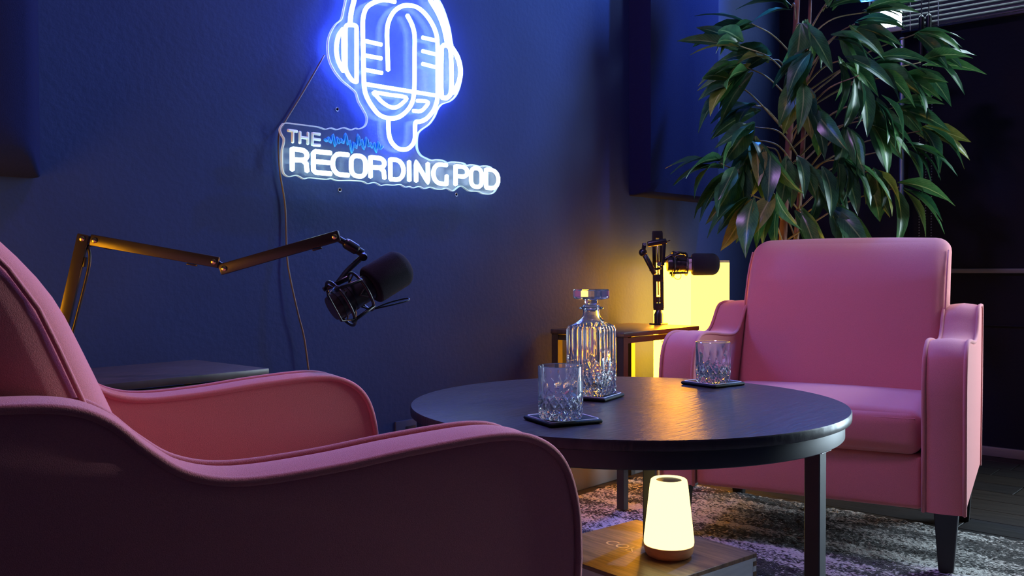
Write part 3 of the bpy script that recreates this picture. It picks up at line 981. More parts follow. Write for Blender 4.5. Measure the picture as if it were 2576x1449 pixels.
GLYPH = {
    'R': [[(0, 0), (0, 1), (0.62, 1)] + arc_pts(0.62, 0.76, 0.36, 0.24, 90, -90) + [(0, 0.50)], [(0.70, 0.50), (0.92, 0.38), (0.98, 0)]],
    'E': [[(1, 1), (0.12, 1), (0, 0.9), (0, 0.1), (0.12, 0), (1, 0)], [(0, 0.52), (0.92, 0.52)]],
    'C': [[(1, 1), (0.45, 1)] + arc_pts(0.45, 0.5, 0.45, 0.5, 90, 270) + [(1, 0)]],
    'O': [arc_pts(0.62, 0.68, 0.38, 0.32, 0, 90, 4) + arc_pts(0.38, 0.68, 0.38, 0.32, 90, 180, 4) + arc_pts(0.38, 0.32, 0.38, 0.32, 180, 270, 4) + arc_pts(0.62, 0.32, 0.38, 0.32, 270, 360, 4) + [(1.0, 0.68)]],
    'D': [[(0, 0), (0, 1), (0.45, 1)] + arc_pts(0.45, 0.5, 0.55, 0.5, 90, -90) + [(0, 0)]],
    'I': [[(0.5, 0), (0.5, 1)]],
    'N': [[(0, 0), (0, 1), (1, 0), (1, 1)]],
    'G': [[(1, 1), (0.5, 1)] + arc_pts(0.5, 0.5, 0.5, 0.5, 90, 270) + [(0.98, 0), (1, 0.46)]],
    'P': [[(0, 0), (0, 1), (0.6, 1)] + arc_pts(0.6, 0.74, 0.4, 0.26, 90, -90) + [(0, 0.48)]],
}
for (ch, bl_, br_, tl_, tr_) in SIGN['letters']:
    bm = bmesh.new()
    for st in GLYPH[ch]:
        pts = []
        for (u, v) in st:
            x_ = bl_[0] + (br_[0] - bl_[0]) * u
            z_ = bl_[1] + (tl_[1] - bl_[1]) * v
            pts.append(sp((x_, z_), -0.044))
        dense = []
        for p, q in zip(pts[:-1], pts[1:]):
            dense += [p, p.lerp(q, 0.12), p.lerp(q, 0.5), p.lerp(q, 0.88)]
        dense.append(pts[-1])
        tube_bm(dense, 0.0054, 8, bm=bm)
    from_bm('letter', bm, neon_white, sg, True)['label'] = 'glowing white neon letter ' + ch
for ch in 'THE':
    bm = bmesh.new()
    for k, pts in SIGN.items():
        if k.startswith('the_' + ch):
            pp = [sp(q, -0.036) for q in pts]
            dense = []
            for p, q in zip(pp[:-1], pp[1:]):
                dense += [p, p.lerp(q, 0.15), p.lerp(q, 0.85)]
            dense.append(pp[-1])
            tube_bm(dense, 0.0036, 8, bm=bm)
    from_bm('letter', bm, unlit_m, sg, True)['label'] = 'unlit pale letter ' + ch
neon('waveform_tube', SIGN['wave'], blue_m, 0.0034, n=3, label='unlit blue sound wave')
tag(tube('power_cord', smooth_path([(1.356, 1.788, 1.201), (1.297, 1.795, 1.104), (1.247, 1.795, 1.03), (1.229, 1.79, 0.996), (1.231, 1.79, 0.921), (1.246, 1.792, 0.841), (1.248, 1.79, 0.733),
                                    (1.253, 1.785, 0.679), (1.27, 1.78, 0.597), (1.286, 1.78, 0.541), (1.298, 1.78, 0.463), (1.306, 1.775, 0.393), (1.32, 1.76, 0.25), (1.33, 1.74, 0.06), (1.34, 1.70, 0.017)], 6), 0.0021, cable_m, seg=7),
    'thin dark power cord hanging down the wall from the neon sign', 'power cord')
for (xq, zq, lb) in ((1.401, 1.081, 'small filled screw hole left of the neon microphone stem'), (1.407, 0.889, 'small filled screw hole under the neon letters RECORDING'), (1.802, 0.900, 'small filled screw hole under the neon word POD')):
    tag(lathe('screw_hole', [(0, 0.0), (0.0032, 0.0), (0.0042, 0.0008), (0.0052, 0.0012), (0.0056, 0.0)], screw_m, seg=16, axis=(0, -1, 0), origin=(xq, WALL_Y, zq)), lb, 'screw hole', 'screw holes around the neon sign')
# wall outlet
ot = empty('wall_outlet', (1.625, WALL_Y, 0.255))
tag(ot, 'dark wall outlet plate low on the wall left of the coffee table', 'outlet')
box('cover_plate', (-0.05, -0.006, -0.055), (0.05, 0.0, 0.055), mat('outlet_plate', (0.024, 0.032, 0.075), 0.6, var=0.05, scale=30, spec=0.15), ot, bevel=0.002)
for zz in (-0.024, 0.024):
    box('socket', (-0.017, -0.0075, zz - 0.015), (0.017, -0.005, zz + 0.015), wall2_m, ot, bevel=0.001)

# ------------------------------------------------------------------ boom microphone on the left
def bar_between(name, p, q, wid, hgt, material, parent, up=(0, 0, 1), bevel=0.002, ext=0.0):
    p, q = Vector(p), Vector(q)
    L = (q - p).length
    b = box_bm((-wid / 2, -ext, -hgt / 2), (wid / 2, L + ext, hgt / 2), bevel, 2)
    y = (q - p).normalized()
    x = y.cross(Vector(up)).normalized()
    z = x.cross(y)
    M = Matrix(((x.x, y.x, z.x, p.x), (x.y, y.y, z.y, p.y), (x.z, y.z, z.z, p.z), (0, 0, 0, 1)))
    bmesh.ops.transform(b, matrix=M, verts=b.verts[:])
    return auto_smooth(from_bm(name, b, material, parent))


def boom_segment(name, p, q, parent):
    """U-channel arm segment with two pivot screws facing the room"""
    p, q = Vector(p), Vector(q)
    o = bar_between(name, p, q, 0.013, 0.0195, boom_m, parent, ext=0.008)
    t = (q - p).normalized()
    side = t.cross(Vector((0, 0, 1))).normalized()
    if side.y > 0:
        side = -side
    for c in (p, q):
        lathe('pivot_screw', [(0, 0.0068), (0.0048, 0.0068), (0.0048, 0.0085), (0.0030, 0.0098), (0, 0.0102)], brass_m, o, seg=16, axis=side, origin=c)
    up = side.cross(t).normalized()
    if up.z > 0:
        up = -up
    bar_between('cable_clip', p.lerp(q, 0.78) + up * 0.012, p.lerp(q, 0.86) + up * 0.012, 0.012, 0.003, wire_m, o, bevel=0.0005)
    return o


bo = Vector((0.677, 1.650, 0.516))
bm_root = empty('boom_microphone', bo)
tag(bm_root, 'black boom arm microphone with foam cover reaching over the foreground armchair', 'microphone', 'podcast microphones on boom arms')
PB = [Vector(v) - bo for v in ((0.677, 1.65, 0.525), (0.714, 1.62, 0.753), (0.731, 1.61, 0.750), (0.875, 1.47, 0.713), (0.889, 1.46, 0.701), (1.021, 1.32, 0.756), (1.040, 1.315, 0.750), (1.066, 1.30, 0.727), (1.062, 1.29, 0.706))]
lathe('desk_mount', [(0, 0), (0.028, 0), (0.028, 0.006), (0.014, 0.010), (0.011, 0.035), (0, 0.036)], boom_m, bm_root, seg=24)
boom_segment('lower_arm', PB[0] + Vector((0, 0, 0.02)), PB[1], bm_root)
bar_between('knuckle', PB[1], PB[2], 0.008, 0.012, wire_m, bm_root, ext=0.006)
boom_segment('middle_arm', PB[2], PB[3], bm_root)
bar_between('knuckle', PB[3], PB[4], 0.008, 0.012, wire_m, bm_root, ext=0.006)
boom_segment('upper_arm', PB[4], PB[5], bm_root)
tube('cable', smooth_path([PB[0] + Vector((0.014, -0.008, 0.02)), PB[1] + Vector((0.006, -0.006, -0.05)), PB[1] + Vector((0.008, -0.006, -0.012)), PB[2] + Vector((0.02, -0.018, -0.014))], 8), 0.0028, wire_m, bm_root, seg=8)
axis = (PB[7] - PB[5]).normalized()
lathe('swivel', [(0, 0), (0.0055, 0), (0.0055, 0.012), (0.008, 0.014), (0.0095, 0.018), (0.0095, 0.038), (0.007, 0.041), (0.007, 0.050), (0, 0.052)], wire_m, bm_root, seg=18, axis=axis, origin=PB[5] + axis * 0.006)
lathe('tension_knob', [(0, 0), (0.004, 0), (0.004, 0.010), (0.007, 0.012), (0.007, 0.018), (0, 0.019)], wire_m, bm_root, seg=14, axis=(-0.5, -0.7, -0.4), origin=PB[7])


def microphone(parent, foam_c, axis, foam_r, foam_l, ring_r, mount_top, label_plate=False):
    """side-held microphone: foam cover, body, spider shock mount"""
    a = Vector(axis).normalized()
    fc = Vector(foam_c)
    # foam: rounded drum, the rear end flatter than the front
    prof = [(0, -foam_l * 0.5)]
    for k in range(5):
        t = PI / 2 * (k + 1) / 5
        prof.append((foam_r * 0.80 + foam_r * 0.20 * math.sin(t), -foam_l * 0.5 + foam_r * 0.22 * (1 - math.cos(t))))
    for k in range(8):
        t = PI / 2 * (k + 1) / 8
        rad = foam_r * (math.cos(t) ** 0.75)
        prof.append((rad if k < 7 else 0, foam_l * 0.5 - foam_r * 0.72 + foam_r * 0.72 * math.sin(t)))
    foam = lathe('foam_cover', prof, foam_m, parent, seg=36, axis=a, origin=fc, angle=60)
    rear = fc - a * foam_l * 0.5
    body = lathe('body', [(0, -0.078), (foam_r * 0.62, -0.078), (foam_r * 0.66, -0.074), (foam_r * 0.66, 0.01), (0, 0.012)], boom_m, parent, seg=28, axis=a, origin=rear)
    for h in (-0.062, -0.05, -0.038):
        lathe('body_groove', [(foam_r * 0.66, -0.002), (foam_r * 0.685, -0.002), (foam_r * 0.685, 0.002), (foam_r * 0.66, 0.002)], wire_m, body, seg=28, axis=a, origin=rear + a * h)
    # spider mount: two hoops joined by struts, elastic cords to the body
    q = a.to_track_quat('Z', 'Y').to_matrix()
    def ringpt(r, h, ang):
        return rear + q @ Vector((r * math.cos(ang), r * math.sin(ang), h))
    mount = None
    for h, r in ((-0.060, ring_r), (-0.018, ring_r * 0.86)):
        m_ = tube('mount_hoop', [ringpt(r, h, 2 * PI * k / 36) for k in range(36)], 0.0026, wire_m, parent, seg=8, closed=True)
        mount = mount or m_
    for k in range(4):
        an = PI / 4 + k * PI / 2
        tube('mount_strut', [ringpt(ring_r, -0.062, an), ringpt(ring_r * 0.86, -0.016, an + 0.12)], 0.0030, wire_m, parent, seg=8)
        tube('elastic_cord', [ringpt(ring_r, -0.060, an - 0.3), ringpt(foam_r * 0.68, -0.045, an), ringpt(ring_r, -0.060, an + 0.3)], 0.0014, wire_m, mount, seg=6)
        tube('elastic_cord', [ringpt(ring_r * 0.86, -0.018, an + PI / 4 - 0.3), ringpt(foam_r * 0.68, -0.03, an + PI / 4), ringpt(ring_r * 0.86, -0.018, an + PI / 4 + 0.3)], 0.0014, wire_m, mount, seg=6)
        lathe('clip', [(0, -0.004), (0.0042, -0.004), (0.0042, 0.004), (0, 0.004)], wire_m, mount, seg=10, axis=a, origin=ringpt(ring_r, -0.062, an))
    # holder from the mount to the arm
    mt_ = Vector(mount_top[0])
    best = min((2 * PI * k / 48 for k in range(48)), key=lambda a_: (ringpt(ring_r, -0.05, a_) - mt_).length)
    e0, e1 = ringpt(ring_r * 0.98, -0.060, best), ringpt(ring_r * 0.86, -0.018, best)
    tube('holder', smooth_path([mt_, mt_.lerp(e0.lerp(e1, 0.5), 0.6) + (mt_ - rear).normalized() * 0.004, e0.lerp(e1, 0.5)], 6), 0.0050, wire_m, parent, seg=10)
    tube('holder_bar', [e0, e1], 0.0042, wire_m, parent, seg=8)
    return rear, q, ringpt


foam_c = Vector((1.083, 1.250, 0.689)) - bo
# points right, up and a little away from the room
mdir = Vector((0.664, -0.748, 0)) * 0.74 + Vector((0.748, 0.664, 0)) * 0.42 + Vector((0, 0, 1)) * 0.47
rear, q_, rp_ = microphone(bm_root, foam_c, mdir, 0.0345, 0.082, 0.043, (PB[7] + axis * 0.004, 1.9))
tube('hanging_loop', smooth_path([rp_(0.037, -0.018, 4.4), rp_(0.05, 0.02, 4.35), rp_(0.056, 0.045, 4.45), rp_(0.052, 0.048, 4.6), rp_(0.042, 0.015, 4.65), rp_(0.037, -0.018, 4.6)], 6), 0.0014, wire_m, bm_root, seg=6)
tube('mount_guard', [rp_(0.043, -0.06, 2.2), rp_(0.056, -0.085, 2.5), rp_(0.058, -0.088, 3.4), rp_(0.043, -0.06, 3.9)], 0.0017, wire_m, bm_root, seg=6)

# ------------------------------------------------------------------ boom microphone on the right side table
so = Vector((2.566, 1.645, 0.516))
mr = empty('desk_microphone', so)
tag(mr, 'black microphone on a folded stand clamped to the side table before the lantern', 'microphone', 'podcast microphones on boom arms')
RGT, FWD = Vector((0.664, -0.748, 0)), Vector((0.748, 0.664, 0))
bm = box_bm((-0.022, -0.022, 0), (0.022, 0.022, 0.005), 0.001, 1)
from_bm('clamp_plate', bm, boom_m, mr)
lathe('clamp_post', [(0, 0.005), (0.0145, 0.005), (0.0145, 0.034), (0.009, 0.046), (0.005, 0.050), (0, 0.050)], boom_m, mr, seg=20)
# upright folded arm with open slots
u0, u1 = Vector((0, 0, 0.052)), RGT * -0.004 + Vector((0, 0, 0.297))
for s in (-1, 1):
    bar_between('upright_rail', u0 + RGT * s * 0.0115, u1 + RGT * s * 0.0115, 0.011, 0.010, boom_m, mr, up=FWD, bevel=0.001)
for zz in (0.058, 0.150, 0.290):
    c = u0.lerp(u1, (zz - 0.052) / 0.245)
    bar_between('cross_plate', c - RGT * 0.016, c + RGT * 0.016, 0.012, 0.024, boom_m, mr, bevel=0.002)
tube('tension_spring', [u0.lerp(u1, 0.18), u0.lerp(u1, 0.88)], 0.0028, brass_m, mr, seg=8)
lathe('tension_cap', [(0, -0.012), (0.006, -0.010), (0.006, 0.008), (0, 0.010)], boom_m, mr, seg=14, axis=u1 - u0, origin=u0.lerp(u1, 0.12))
fw = -FWD * 0.045
P_ = lambda px_, pz_: RGT * px_ + Vector((0, 0, pz_)) + fw
tube('front_arm', [P_(-0.020, 0.165), P_(-0.052, 0.226)], 0.0085, boom_m, mr, seg=14)
lathe('ball_joint', [(0.0, -0.013)] + [(0.013 * math.cos(t), 0.013 * math.sin(t)) for t in [(-80 + 20 * k) * PI / 180 for k in range(9)]] + [(0, 0.013)], wire_m, mr, seg=18, origin=P_(-0.057, 0.232))
bar_between('elbow', P_(-0.056, 0.235), P_(-0.052, 0.262), 0.012, 0.014, wire_m, mr, up=FWD)
lathe('elbow_bolt', [(0, 0), (0.005, 0), (0.005, 0.004), (0, 0.005)], chrome_m, mr, seg=12, axis=-FWD, origin=P_(-0.052, 0.258) - FWD * 0.006)
lathe('top_sleeve', [(0, 0), (0.0085, 0), (0.0095, 0.006), (0.0095, 0.056), (0.0085, 0.060), (0, 0.060)], wire_m, mr, seg=18, axis=RGT + Vector((0, 0, 0.16)), origin=P_(-0.042, 0.258))
bar_between('drop_bracket', P_(0.012, 0.272), P_(0.006, 0.190), 0.010, 0.013, wire_m, mr, up=FWD)
bar_between('thumb_screw', P_(0.016, 0.266), P_(0.030, 0.270), 0.003, 0.003, wire_m, mr, up=FWD, bevel=0.0004)
lathe('bracket_bolt', [(0, 0), (0.007, 0), (0.007, 0.005), (0, 0.006)], chrome_m, mr, seg=14, axis=-FWD, origin=P_(-0.008, 0.195) - FWD * 0.012)
bar_between('lower_lever', P_(-0.036, 0.176), P_(0.0, 0.182), 0.008, 0.006, wire_m, mr, up=FWD, bevel=0.001)
microphone(mr, P_(0.142, 0.194), RGT, 0.035, 0.088, 0.040, (P_(0.006, 0.206), 1.57))
tg = bar_between('name_tag', P_(0.086, 0.177) - FWD * 0.0236, P_(0.086, 0.211) - FWD * 0.0236, 0.015, 0.0016, white_m, mr, up=FWD, bevel=0.0005)
tx = text_mesh('name_tag_print', 'Fi', 0.013, 0.0002, print_m, None)
tx.parent = tg
# text runs downward along the tag
ex, ey, ez = Vector((0, 0, -1)), RGT, -FWD
cpos = P_(0.083, 0.203) - FWD * 0.0246
tx.matrix_local = Matrix(((ex.x, ey.x, ez.x, cpos.x), (ex.y, ey.y, ez.y, cpos.y), (ex.z, ey.z, ez.z, cpos.z), (0, 0, 0, 1)))
tube('mount_cable', smooth_path([P_(0.036, 0.172), P_(0.045, 0.150), P_(0.060, 0.148), P_(0.064, 0.160), P_(0.055, 0.172)], 6), 0.0012, wire_m, mr, seg=6)

# ------------------------------------------------------------------ paper lantern beside the right side table
def make_lantern(x0, x1, y0, y1, z0, z1):
    root = empty('lantern_lamp', ((x0 + x1) / 2, (y0 + y1) / 2, 0))
    hx, hy = (x1 - x0) / 2, (y1 - y0) / 2
    # glowing paper walls
    box('paper_shade', (-hx, -hy, z0), (hx, -hy + 0.002, z1), paper_dim, root)
    box('paper_shade', (-hx, -hy + 0.002, z0), (-hx + 0.002, hy - 0.002, z1), paper_glow, root)
    box('paper_shade', (-hx, hy - 0.002, z0), (hx, hy, z1), paper_glow, root)
    box('side_board', (hx - 0.004, -hy + 0.002, z0), (hx, hy - 0.004, z1), paper_frame_m, root)
    for zz in (z0 - 0.008, z1):
        bm = bmesh.new()
        for lo, hi in (((-hx, -hy, zz), (hx, -hy + 0.008, zz + 0.008)), ((-hx, hy - 0.008, zz), (hx, hy, zz + 0.008)), ((-hx, -hy + 0.008, zz), (-hx + 0.008, hy - 0.008, zz + 0.008)), ((hx - 0.008, -hy + 0.008, zz), (hx, hy - 0.008, zz + 0.008))):
            box_bm(lo, hi, bm=bm)
        from_bm('rim', bm, paper_frame_m, root)
    box('top_board', (-hx + 0.003, -hy + 0.003, z1 - 0.006), (hx - 0.005, hy - 0.005, z1 - 0.002), paper_frame_m, root)
    for sx in (-1, 1):
        for sy in (-1, 1):
            xa, ya = sx * (hx - 0.008), sy * (hy - 0.008)
            box('leg', (xa - 0.007, ya - 0.007, 0.0), (xa + 0.007, ya + 0.007, z0 - 0.008), paper_frame_m, root)
    return root


la = make_lantern(2.640, 2.890, 1.568, 1.712, 0.30, 0.716)
tag(la, 'glowing yellow rectangular paper lantern lamp behind the facing armchair', 'lamp', 'paper lantern lamps')
tube('pull_cord', [(-0.14, 0.03, 0.455), (-0.128, 0.03, 0.454)], 0.002, wire_m, la, seg=6)

# ------------------------------------------------------------------ wooden crate and touch lamp under the table
cr_o = Vector((1.700, 1.125, 0.0))
ang = math.atan2(0.926 - 1.27, 1.829 - 1.882)          # direction of the long top edge
cr = empty('wooden_crate', (1.7565, 1.070, 0.0), ang)
# local x runs along the back-to-right edge, local y towards the sign wall side
tag(cr, 'low wooden crate engraved COK lying on the rug under the coffee table', 'crate')
ux = Vector((math.cos(ang), math.sin(ang), 0)); uy = Vector((-math.sin(ang), math.cos(ang), 0))
ctr = Vector((1.882, 1.270, 0)) + ux * 0.174
vdir = Vector((1.596 - 1.829, 0.966 - 0.926, 0)); vdir -= ux * vdir.dot(ux); vdir.normalize()
ctr += vdir * 0.168
cr.location = ctr
hx, hy = 0.174, 0.168
sgn = 1 if vdir.dot(uy) > 0 else -1
CZ0, CZ1 = 0.0122, 0.090
lid = box('lid', (-hx, -hy, CZ1 - 0.009), (hx, hy, CZ1), crate_m, cr, bevel=0.0008, seg=1)
for lo, hi in (((-hx + 0.001, -hy + 0.001, CZ0), (hx - 0.001, -hy + 0.012, CZ1 - 0.0092)), ((-hx + 0.001, hy - 0.012, CZ0), (hx - 0.001, hy - 0.001, CZ1 - 0.0092)),
               ((hx - 0.012, -hy + 0.0122, CZ0), (hx - 0.001, hy - 0.0122, CZ1 - 0.0092)), ((-hx + 0.001, -hy + 0.0122, CZ0), (-hx + 0.012, hy - 0.0122, CZ1 - 0.0092))):
    sd = box('side_board', lo, hi, crate_side_m, cr)
box('bottom_board', (-hx + 0.013, -hy + 0.013, CZ0), (hx - 0.013, hy - 0.013, CZ0 + 0.006), crate_int_m, cr)
# box joints at the corners
for sx in (-1, 1):
    for sy in (-1, 1):
        for k in range(3):
            z = CZ0 + 0.007 + k * 0.022
            box('joint_finger', (sx * (hx - 0.0065) - 0.006, sy * (hy - 0.0065) - 0.006, z), (sx * (hx - 0.0065) + 0.006, sy * (hy - 0.0065) + 0.006, z + 0.010), crate_m, cr)
tx = text_mesh('engraved_letters', 'COK.', 0.042, 0.0002, engrave_m, lid)
TXT = tx

lp = empty('touch_lamp', (1.690, 1.058, CZ1))
tag(lp, 'small glowing white touch lamp with orange wooden base standing on the crate', 'lamp')
lathe('base', [(0, 0), (0.040, 0), (0.046, 0.003), (0.0505, 0.010), (0.0525, 0.019), (0.0525, 0.026), (0.050, 0.0262), (0, 0.0262)], lampwood_m, lp, seg=48)
lathe('shade', [(0, 0.0264), (0.0520, 0.0264), (0.0528, 0.030), (0.0524, 0.040), (0.0465, 0.093), (0.0400, 0.151), (0.0380, 0.1615), (0.0350, 0.164), (0.0280, 0.1625), (0.0270, 0.1595), (0, 0.1595)], touch_glow, lp, seg=48)
lathe('touch_top', [(0, 0.1597), (0.0267, 0.1597), (0.0267, 0.161), (0, 0.1615)], mat('touch_plate', (0.10, 0.085, 0.06), 0.35, var=0.1, scale=60), lp, seg=40)
# ------------------------------------------------------------------ coasters, tumblers and decanter on the coffee table
TZ = 0.450


def coaster(x, y, rz, label):
    root = empty('coaster', (x, y, TZ), rz)
    tag(root, label, 'coaster', 'square black coasters on the coffee table')
    h = 0.0485
    b = box_bm((-h, -h, 0.0003), (h, h, 0.0075), 0.004, 3)
    auto_smooth(from_bm('pad', b, coaster_m, root))
    s = 0.0435
    ring = []
    for cx_, cy_, a0 in ((s - 0.006, s - 0.006, 0), (-s + 0.006, s - 0.006, 90), (-s + 0.006, -s + 0.006, 180), (s - 0.006, -s + 0.006, 270)):
        for k in range(4):
            a = math.radians(a0 + 30 * k)
            ring.append((cx_ + 0.006 * math.cos(a), cy_ + 0.006 * math.sin(a), 0.0076))
    tube('stitching', ring, 0.0009, stitch_m, root, seg=5, closed=True)
    return root


def surf(bm, fn, rows, seg):
    """closed-around surface from fn(row, angle) -> point"""
    R = [[bm.verts.new(fn(i, 2 * PI * k / seg)) for k in range(seg)] for i in range(rows)]
    for a, b in zip(R[:-1], R[1:]):
        for k in range(seg):
            bm.faces.new((a[k], a[(k + 1) % seg], b[(k + 1) % seg], b[k]))
    return R


def tri(t):
    """triangle wave 0..1"""
    t = t % 1.0
    return 1 - abs(2 * t - 1)


def make_tumbler():
    H, R0, NF = 0.084, 0.0365, 16
    bm = bmesh.new()
    seg, rows = 192, 56
    zs = [H * k / (rows - 1) for k in range(rows)]
    def outer(i, a):
        z = zs[i]
        f = z / H
        r = R0 * (0.965 + 0.035 * min(1, f * 3))
        u = a / (2 * PI)
        if z < 0.004:
            r -= 0.0022 * (1 - z / 0.004)
        cut = 0.0
        hgt = 0.034 + 0.006 * tri(u * NF / 2)
        if z < hgt:                                        # crossing cuts leave raised diamonds
            w1, w2 = tri(u * NF + z / 0.019), tri(u * NF - z / 0.019)
            cut = 0.0026 * max(0, 1 - min(w1, w2) * 2.4)
        elif z < 0.072:                                    # long flutes running up the wall
            fade = min(1, (0.072 - z) / 0.020) * min(1, (z - hgt) / 0.004)
            cut = 0.0013 * fade * (1 - abs(math.sin(u * NF * PI)) ** 0.7)
        return Vector(((r - cut) * math.cos(a), (r - cut) * math.sin(a), z))
    Ro = surf(bm, outer, rows, seg)
    rim = [(H + 0.0010, R0 - 0.0009), (H + 0.0010, R0 - 0.0017)]
    inn = [(H, R0 - 0.0026), (H * 0.8, R0 - 0.0032), (H * 0.5, R0 - 0.0042), (0.022, R0 - 0.0062), (0.0155, R0 - 0.0095), (0.0135, R0 - 0.016)]
    prev = Ro[-1]
    for (z, r) in rim + inn:
        ring = [bm.verts.new((r * math.cos(2 * PI * k / seg), r * math.sin(2 * PI * k / seg), z)) for k in range(seg)]
        for k in range(seg):
            bm.faces.new((prev[k], prev[(k + 1) % seg], ring[(k + 1) % seg], ring[k]))
        prev = ring
    c = bm.verts.new((0, 0, 0.013))
    for k in range(seg):
        bm.faces.new((prev[k], prev[(k + 1) % seg], c))
    # underside with a shallow star
    prev = Ro[0]
    for r, z in ((R0 * 0.72, 0.0), (R0 * 0.66, 0.0012), (R0 * 0.3, 0.0016)):
        ring = [bm.verts.new((r * math.cos(2 * PI * k / seg), r * math.sin(2 * PI * k / seg), z)) for k in range(seg)]
        for k in range(seg):
            bm.faces.new((ring[k], ring[(k + 1) % seg], prev[(k + 1) % seg], prev[k]))
        prev = ring
    c = bm.verts.new((0, 0, 0.0016))
    for k in range(seg):
        bm.faces.new((prev[(k + 1) % seg], prev[k], c))
    return auto_smooth(from_bm('tumbler', bm, glass_m), 24)


def sq_radius(a, h, p=7.0):
    return h / ((abs(math.cos(a)) ** p + abs(math.sin(a)) ** p) ** (1 / p))


def make_decanter():
    root = empty('decanter')
    bm = bmesh.new()
    seg, HW, HB = 256, 0.0385, 0.128
    rows = 84
    zs = [HB * k / (rows - 1) for k in range(rows)]
    def outer(i, a):
        z = zs[i]
        r = sq_radius(a, HW)
        # position along the perimeter, in units of one flute
        u = a / (2 * PI) * 24
        if z < 0.003:
            r -= 0.002 * (1 - z / 0.003)
        cut = 0.0
        lim = 0.045 + 0.035 * tri(u / 4)
        if z < 0.046:
            w1, w2 = tri(u + z / 0.021), tri(u - z / 0.021)
            cut = 0.0028 * max(0, 1 - min(w1, w2) * 2.2)
        elif z < lim:
            w1, w2 = tri(u / 2 + z / 0.050), tri(u / 2 - z / 0.050)
            cut = 0.0024 * max(0, 1 - min(w1, w2) * 2.6)
        else:
            fade = min(1, (z - lim) / 0.004)
            cut = 0.0026 * fade * (1 - abs(math.sin(u * PI)) ** 0.8)
        if z > HB - 0.006:
            r -= 0.0016 * ((z - (HB - 0.006)) / 0.006) ** 2
        return Vector(((r - cut) * math.cos(a), (r - cut) * math.sin(a), z))
    Ro = surf(bm, outer, rows, seg)
    def ring_at(z, r, sq):
        out = []
        for k in range(seg):
            a = 2 * PI * k / seg
            rr_ = r * (1 - sq) + sq_radius(a, r) * sq
            out.append(bm.verts.new((rr_ * math.cos(a), rr_ * math.sin(a), z)))
        return out
    prev = Ro[-1]
    outside = [(0.131, 0.0355, 1.0), (0.1335, 0.0315, 0.85), (0.137, 0.0265, 0.6), (0.141, 0.0225, 0.35), (0.146, 0.0190, 0.15), (0.151, 0.0168, 0), (0.157, 0.0155, 0), (0.1615, 0.0160, 0),
               (0.1635, 0.0225, 0), (0.1650, 0.0238, 0), (0.1668, 0.0225, 0), (0.1680, 0.0175, 0), (0.1705, 0.0160, 0), (0.1712, 0.0150, 0)]
    inside = [(0.1705, 0.0136, 0), (0.160, 0.0128, 0), (0.152, 0.0135, 0), (0.146, 0.0160, 0.1), (0.140, 0.0200, 0.3), (0.1345, 0.0265, 0.6), (0.130, 0.0305, 0.9), (0.124, 0.0322, 1.0), (0.07, 0.0318, 1.0), (0.025, 0.0310, 1.0), (0.017, 0.0280, 0.9), (0.014, 0.0200, 0.7)]
    for (z, r, s) in outside + inside:
        ring = ring_at(z, r, s)
        for k in range(seg):
            bm.faces.new((prev[k], prev[(k + 1) % seg], ring[(k + 1) % seg], ring[k]))
        prev = ring
    c = bm.verts.new((0, 0, 0.013))
    for k in range(seg):
        bm.faces.new((prev[k], prev[(k + 1) % seg], c))
    prev = Ro[0]
    for r, z in ((0.028, 0.0), (0.022, 0.0014)):
        ring = ring_at(z, r, 0.6)
        for k in range(seg):
            bm.faces.new((ring[k], ring[(k + 1) % seg], prev[(k + 1) % seg], prev[k]))
        prev = ring
    c = bm.verts.new((0, 0, 0.0014))
    for k in range(seg):
        bm.faces.new((prev[(k + 1) % seg], prev[k], c))
    auto_smooth(from_bm('bottle', bm, glass_m, root), 24)
    # faceted stopper: broad octagonal head on a stem
    bm = bmesh.new()
    prof = [(0, 0.1585), (0.0085, 0.1585), (0.0100, 0.161), (0.0100, 0.1720), (0.0120, 0.1745), (0.0125, 0.1790), (0.0115, 0.1815)]
    lathe_bm(prof, 24, bm)
    bmesh.ops.remove_doubles(bm, verts=bm.verts[:], dist=1e-7)
    head = [(0.0, 0.1813), (0.024, 0.1813), (0.0325, 0.1830), (0.0345, 0.1860), (0.0345, 0.1985), (0.0325, 0.2010), (0.026, 0.2015), (0.0, 0.2008)]
    st = from_bm('stopper', bm, glass_m, root)
    lathe('stopper_head', head, glass_m, st, seg=12, angle=20)
    lathe('stopper_seal', [(0.0101, 0.1625), (0.0126, 0.1630), (0.0126, 0.1665), (0.0101, 0.1670)], cork_m, st, seg=28)
    return root


co1 = coaster(1.188, 0.945, math.radians(-22), 'square black coaster under the nearer glass tumbler')
co2 = coaster(1.768, 0.998, math.radians(-12), 'square black coaster under the farther glass tumbler by the armchair')
co3 = coaster(1.442, 1.075, math.radians(12), 'square black coaster under the glass decanter')
tum = make_tumbler()
tum.location = (1.178, 0.941, TZ + 0.0078)
tag(tum, 'cut crystal whisky tumbler at the left, nearest to us on the table', 'glass', 'crystal tumblers on the coffee table')
tum2 = tum.copy()
col.objects.link(tum2)
tum2.location = (1.758, 0.992, TZ + 0.0078)
tum2.rotation_euler = (0, 0, 0.7)
tag(tum2, 'cut crystal whisky tumbler on the far side of the table before the armchair', 'glass', 'crystal tumblers on the coffee table')
dec = make_decanter()
dec.location = (1.444, 1.078, TZ + 0.0078)
dec.rotation_euler = (0, 0, math.radians(6))
tag(dec, 'square cut crystal decanter with a round flat stopper', 'decanter')

# crate lettering sits on the lid
TXT.parent = lid
TXT.rotation_euler = (0, 0, math.radians(0 if sgn > 0 else 0))
TXT.location = (-0.092, -0.030, CZ1 + 0.0001)

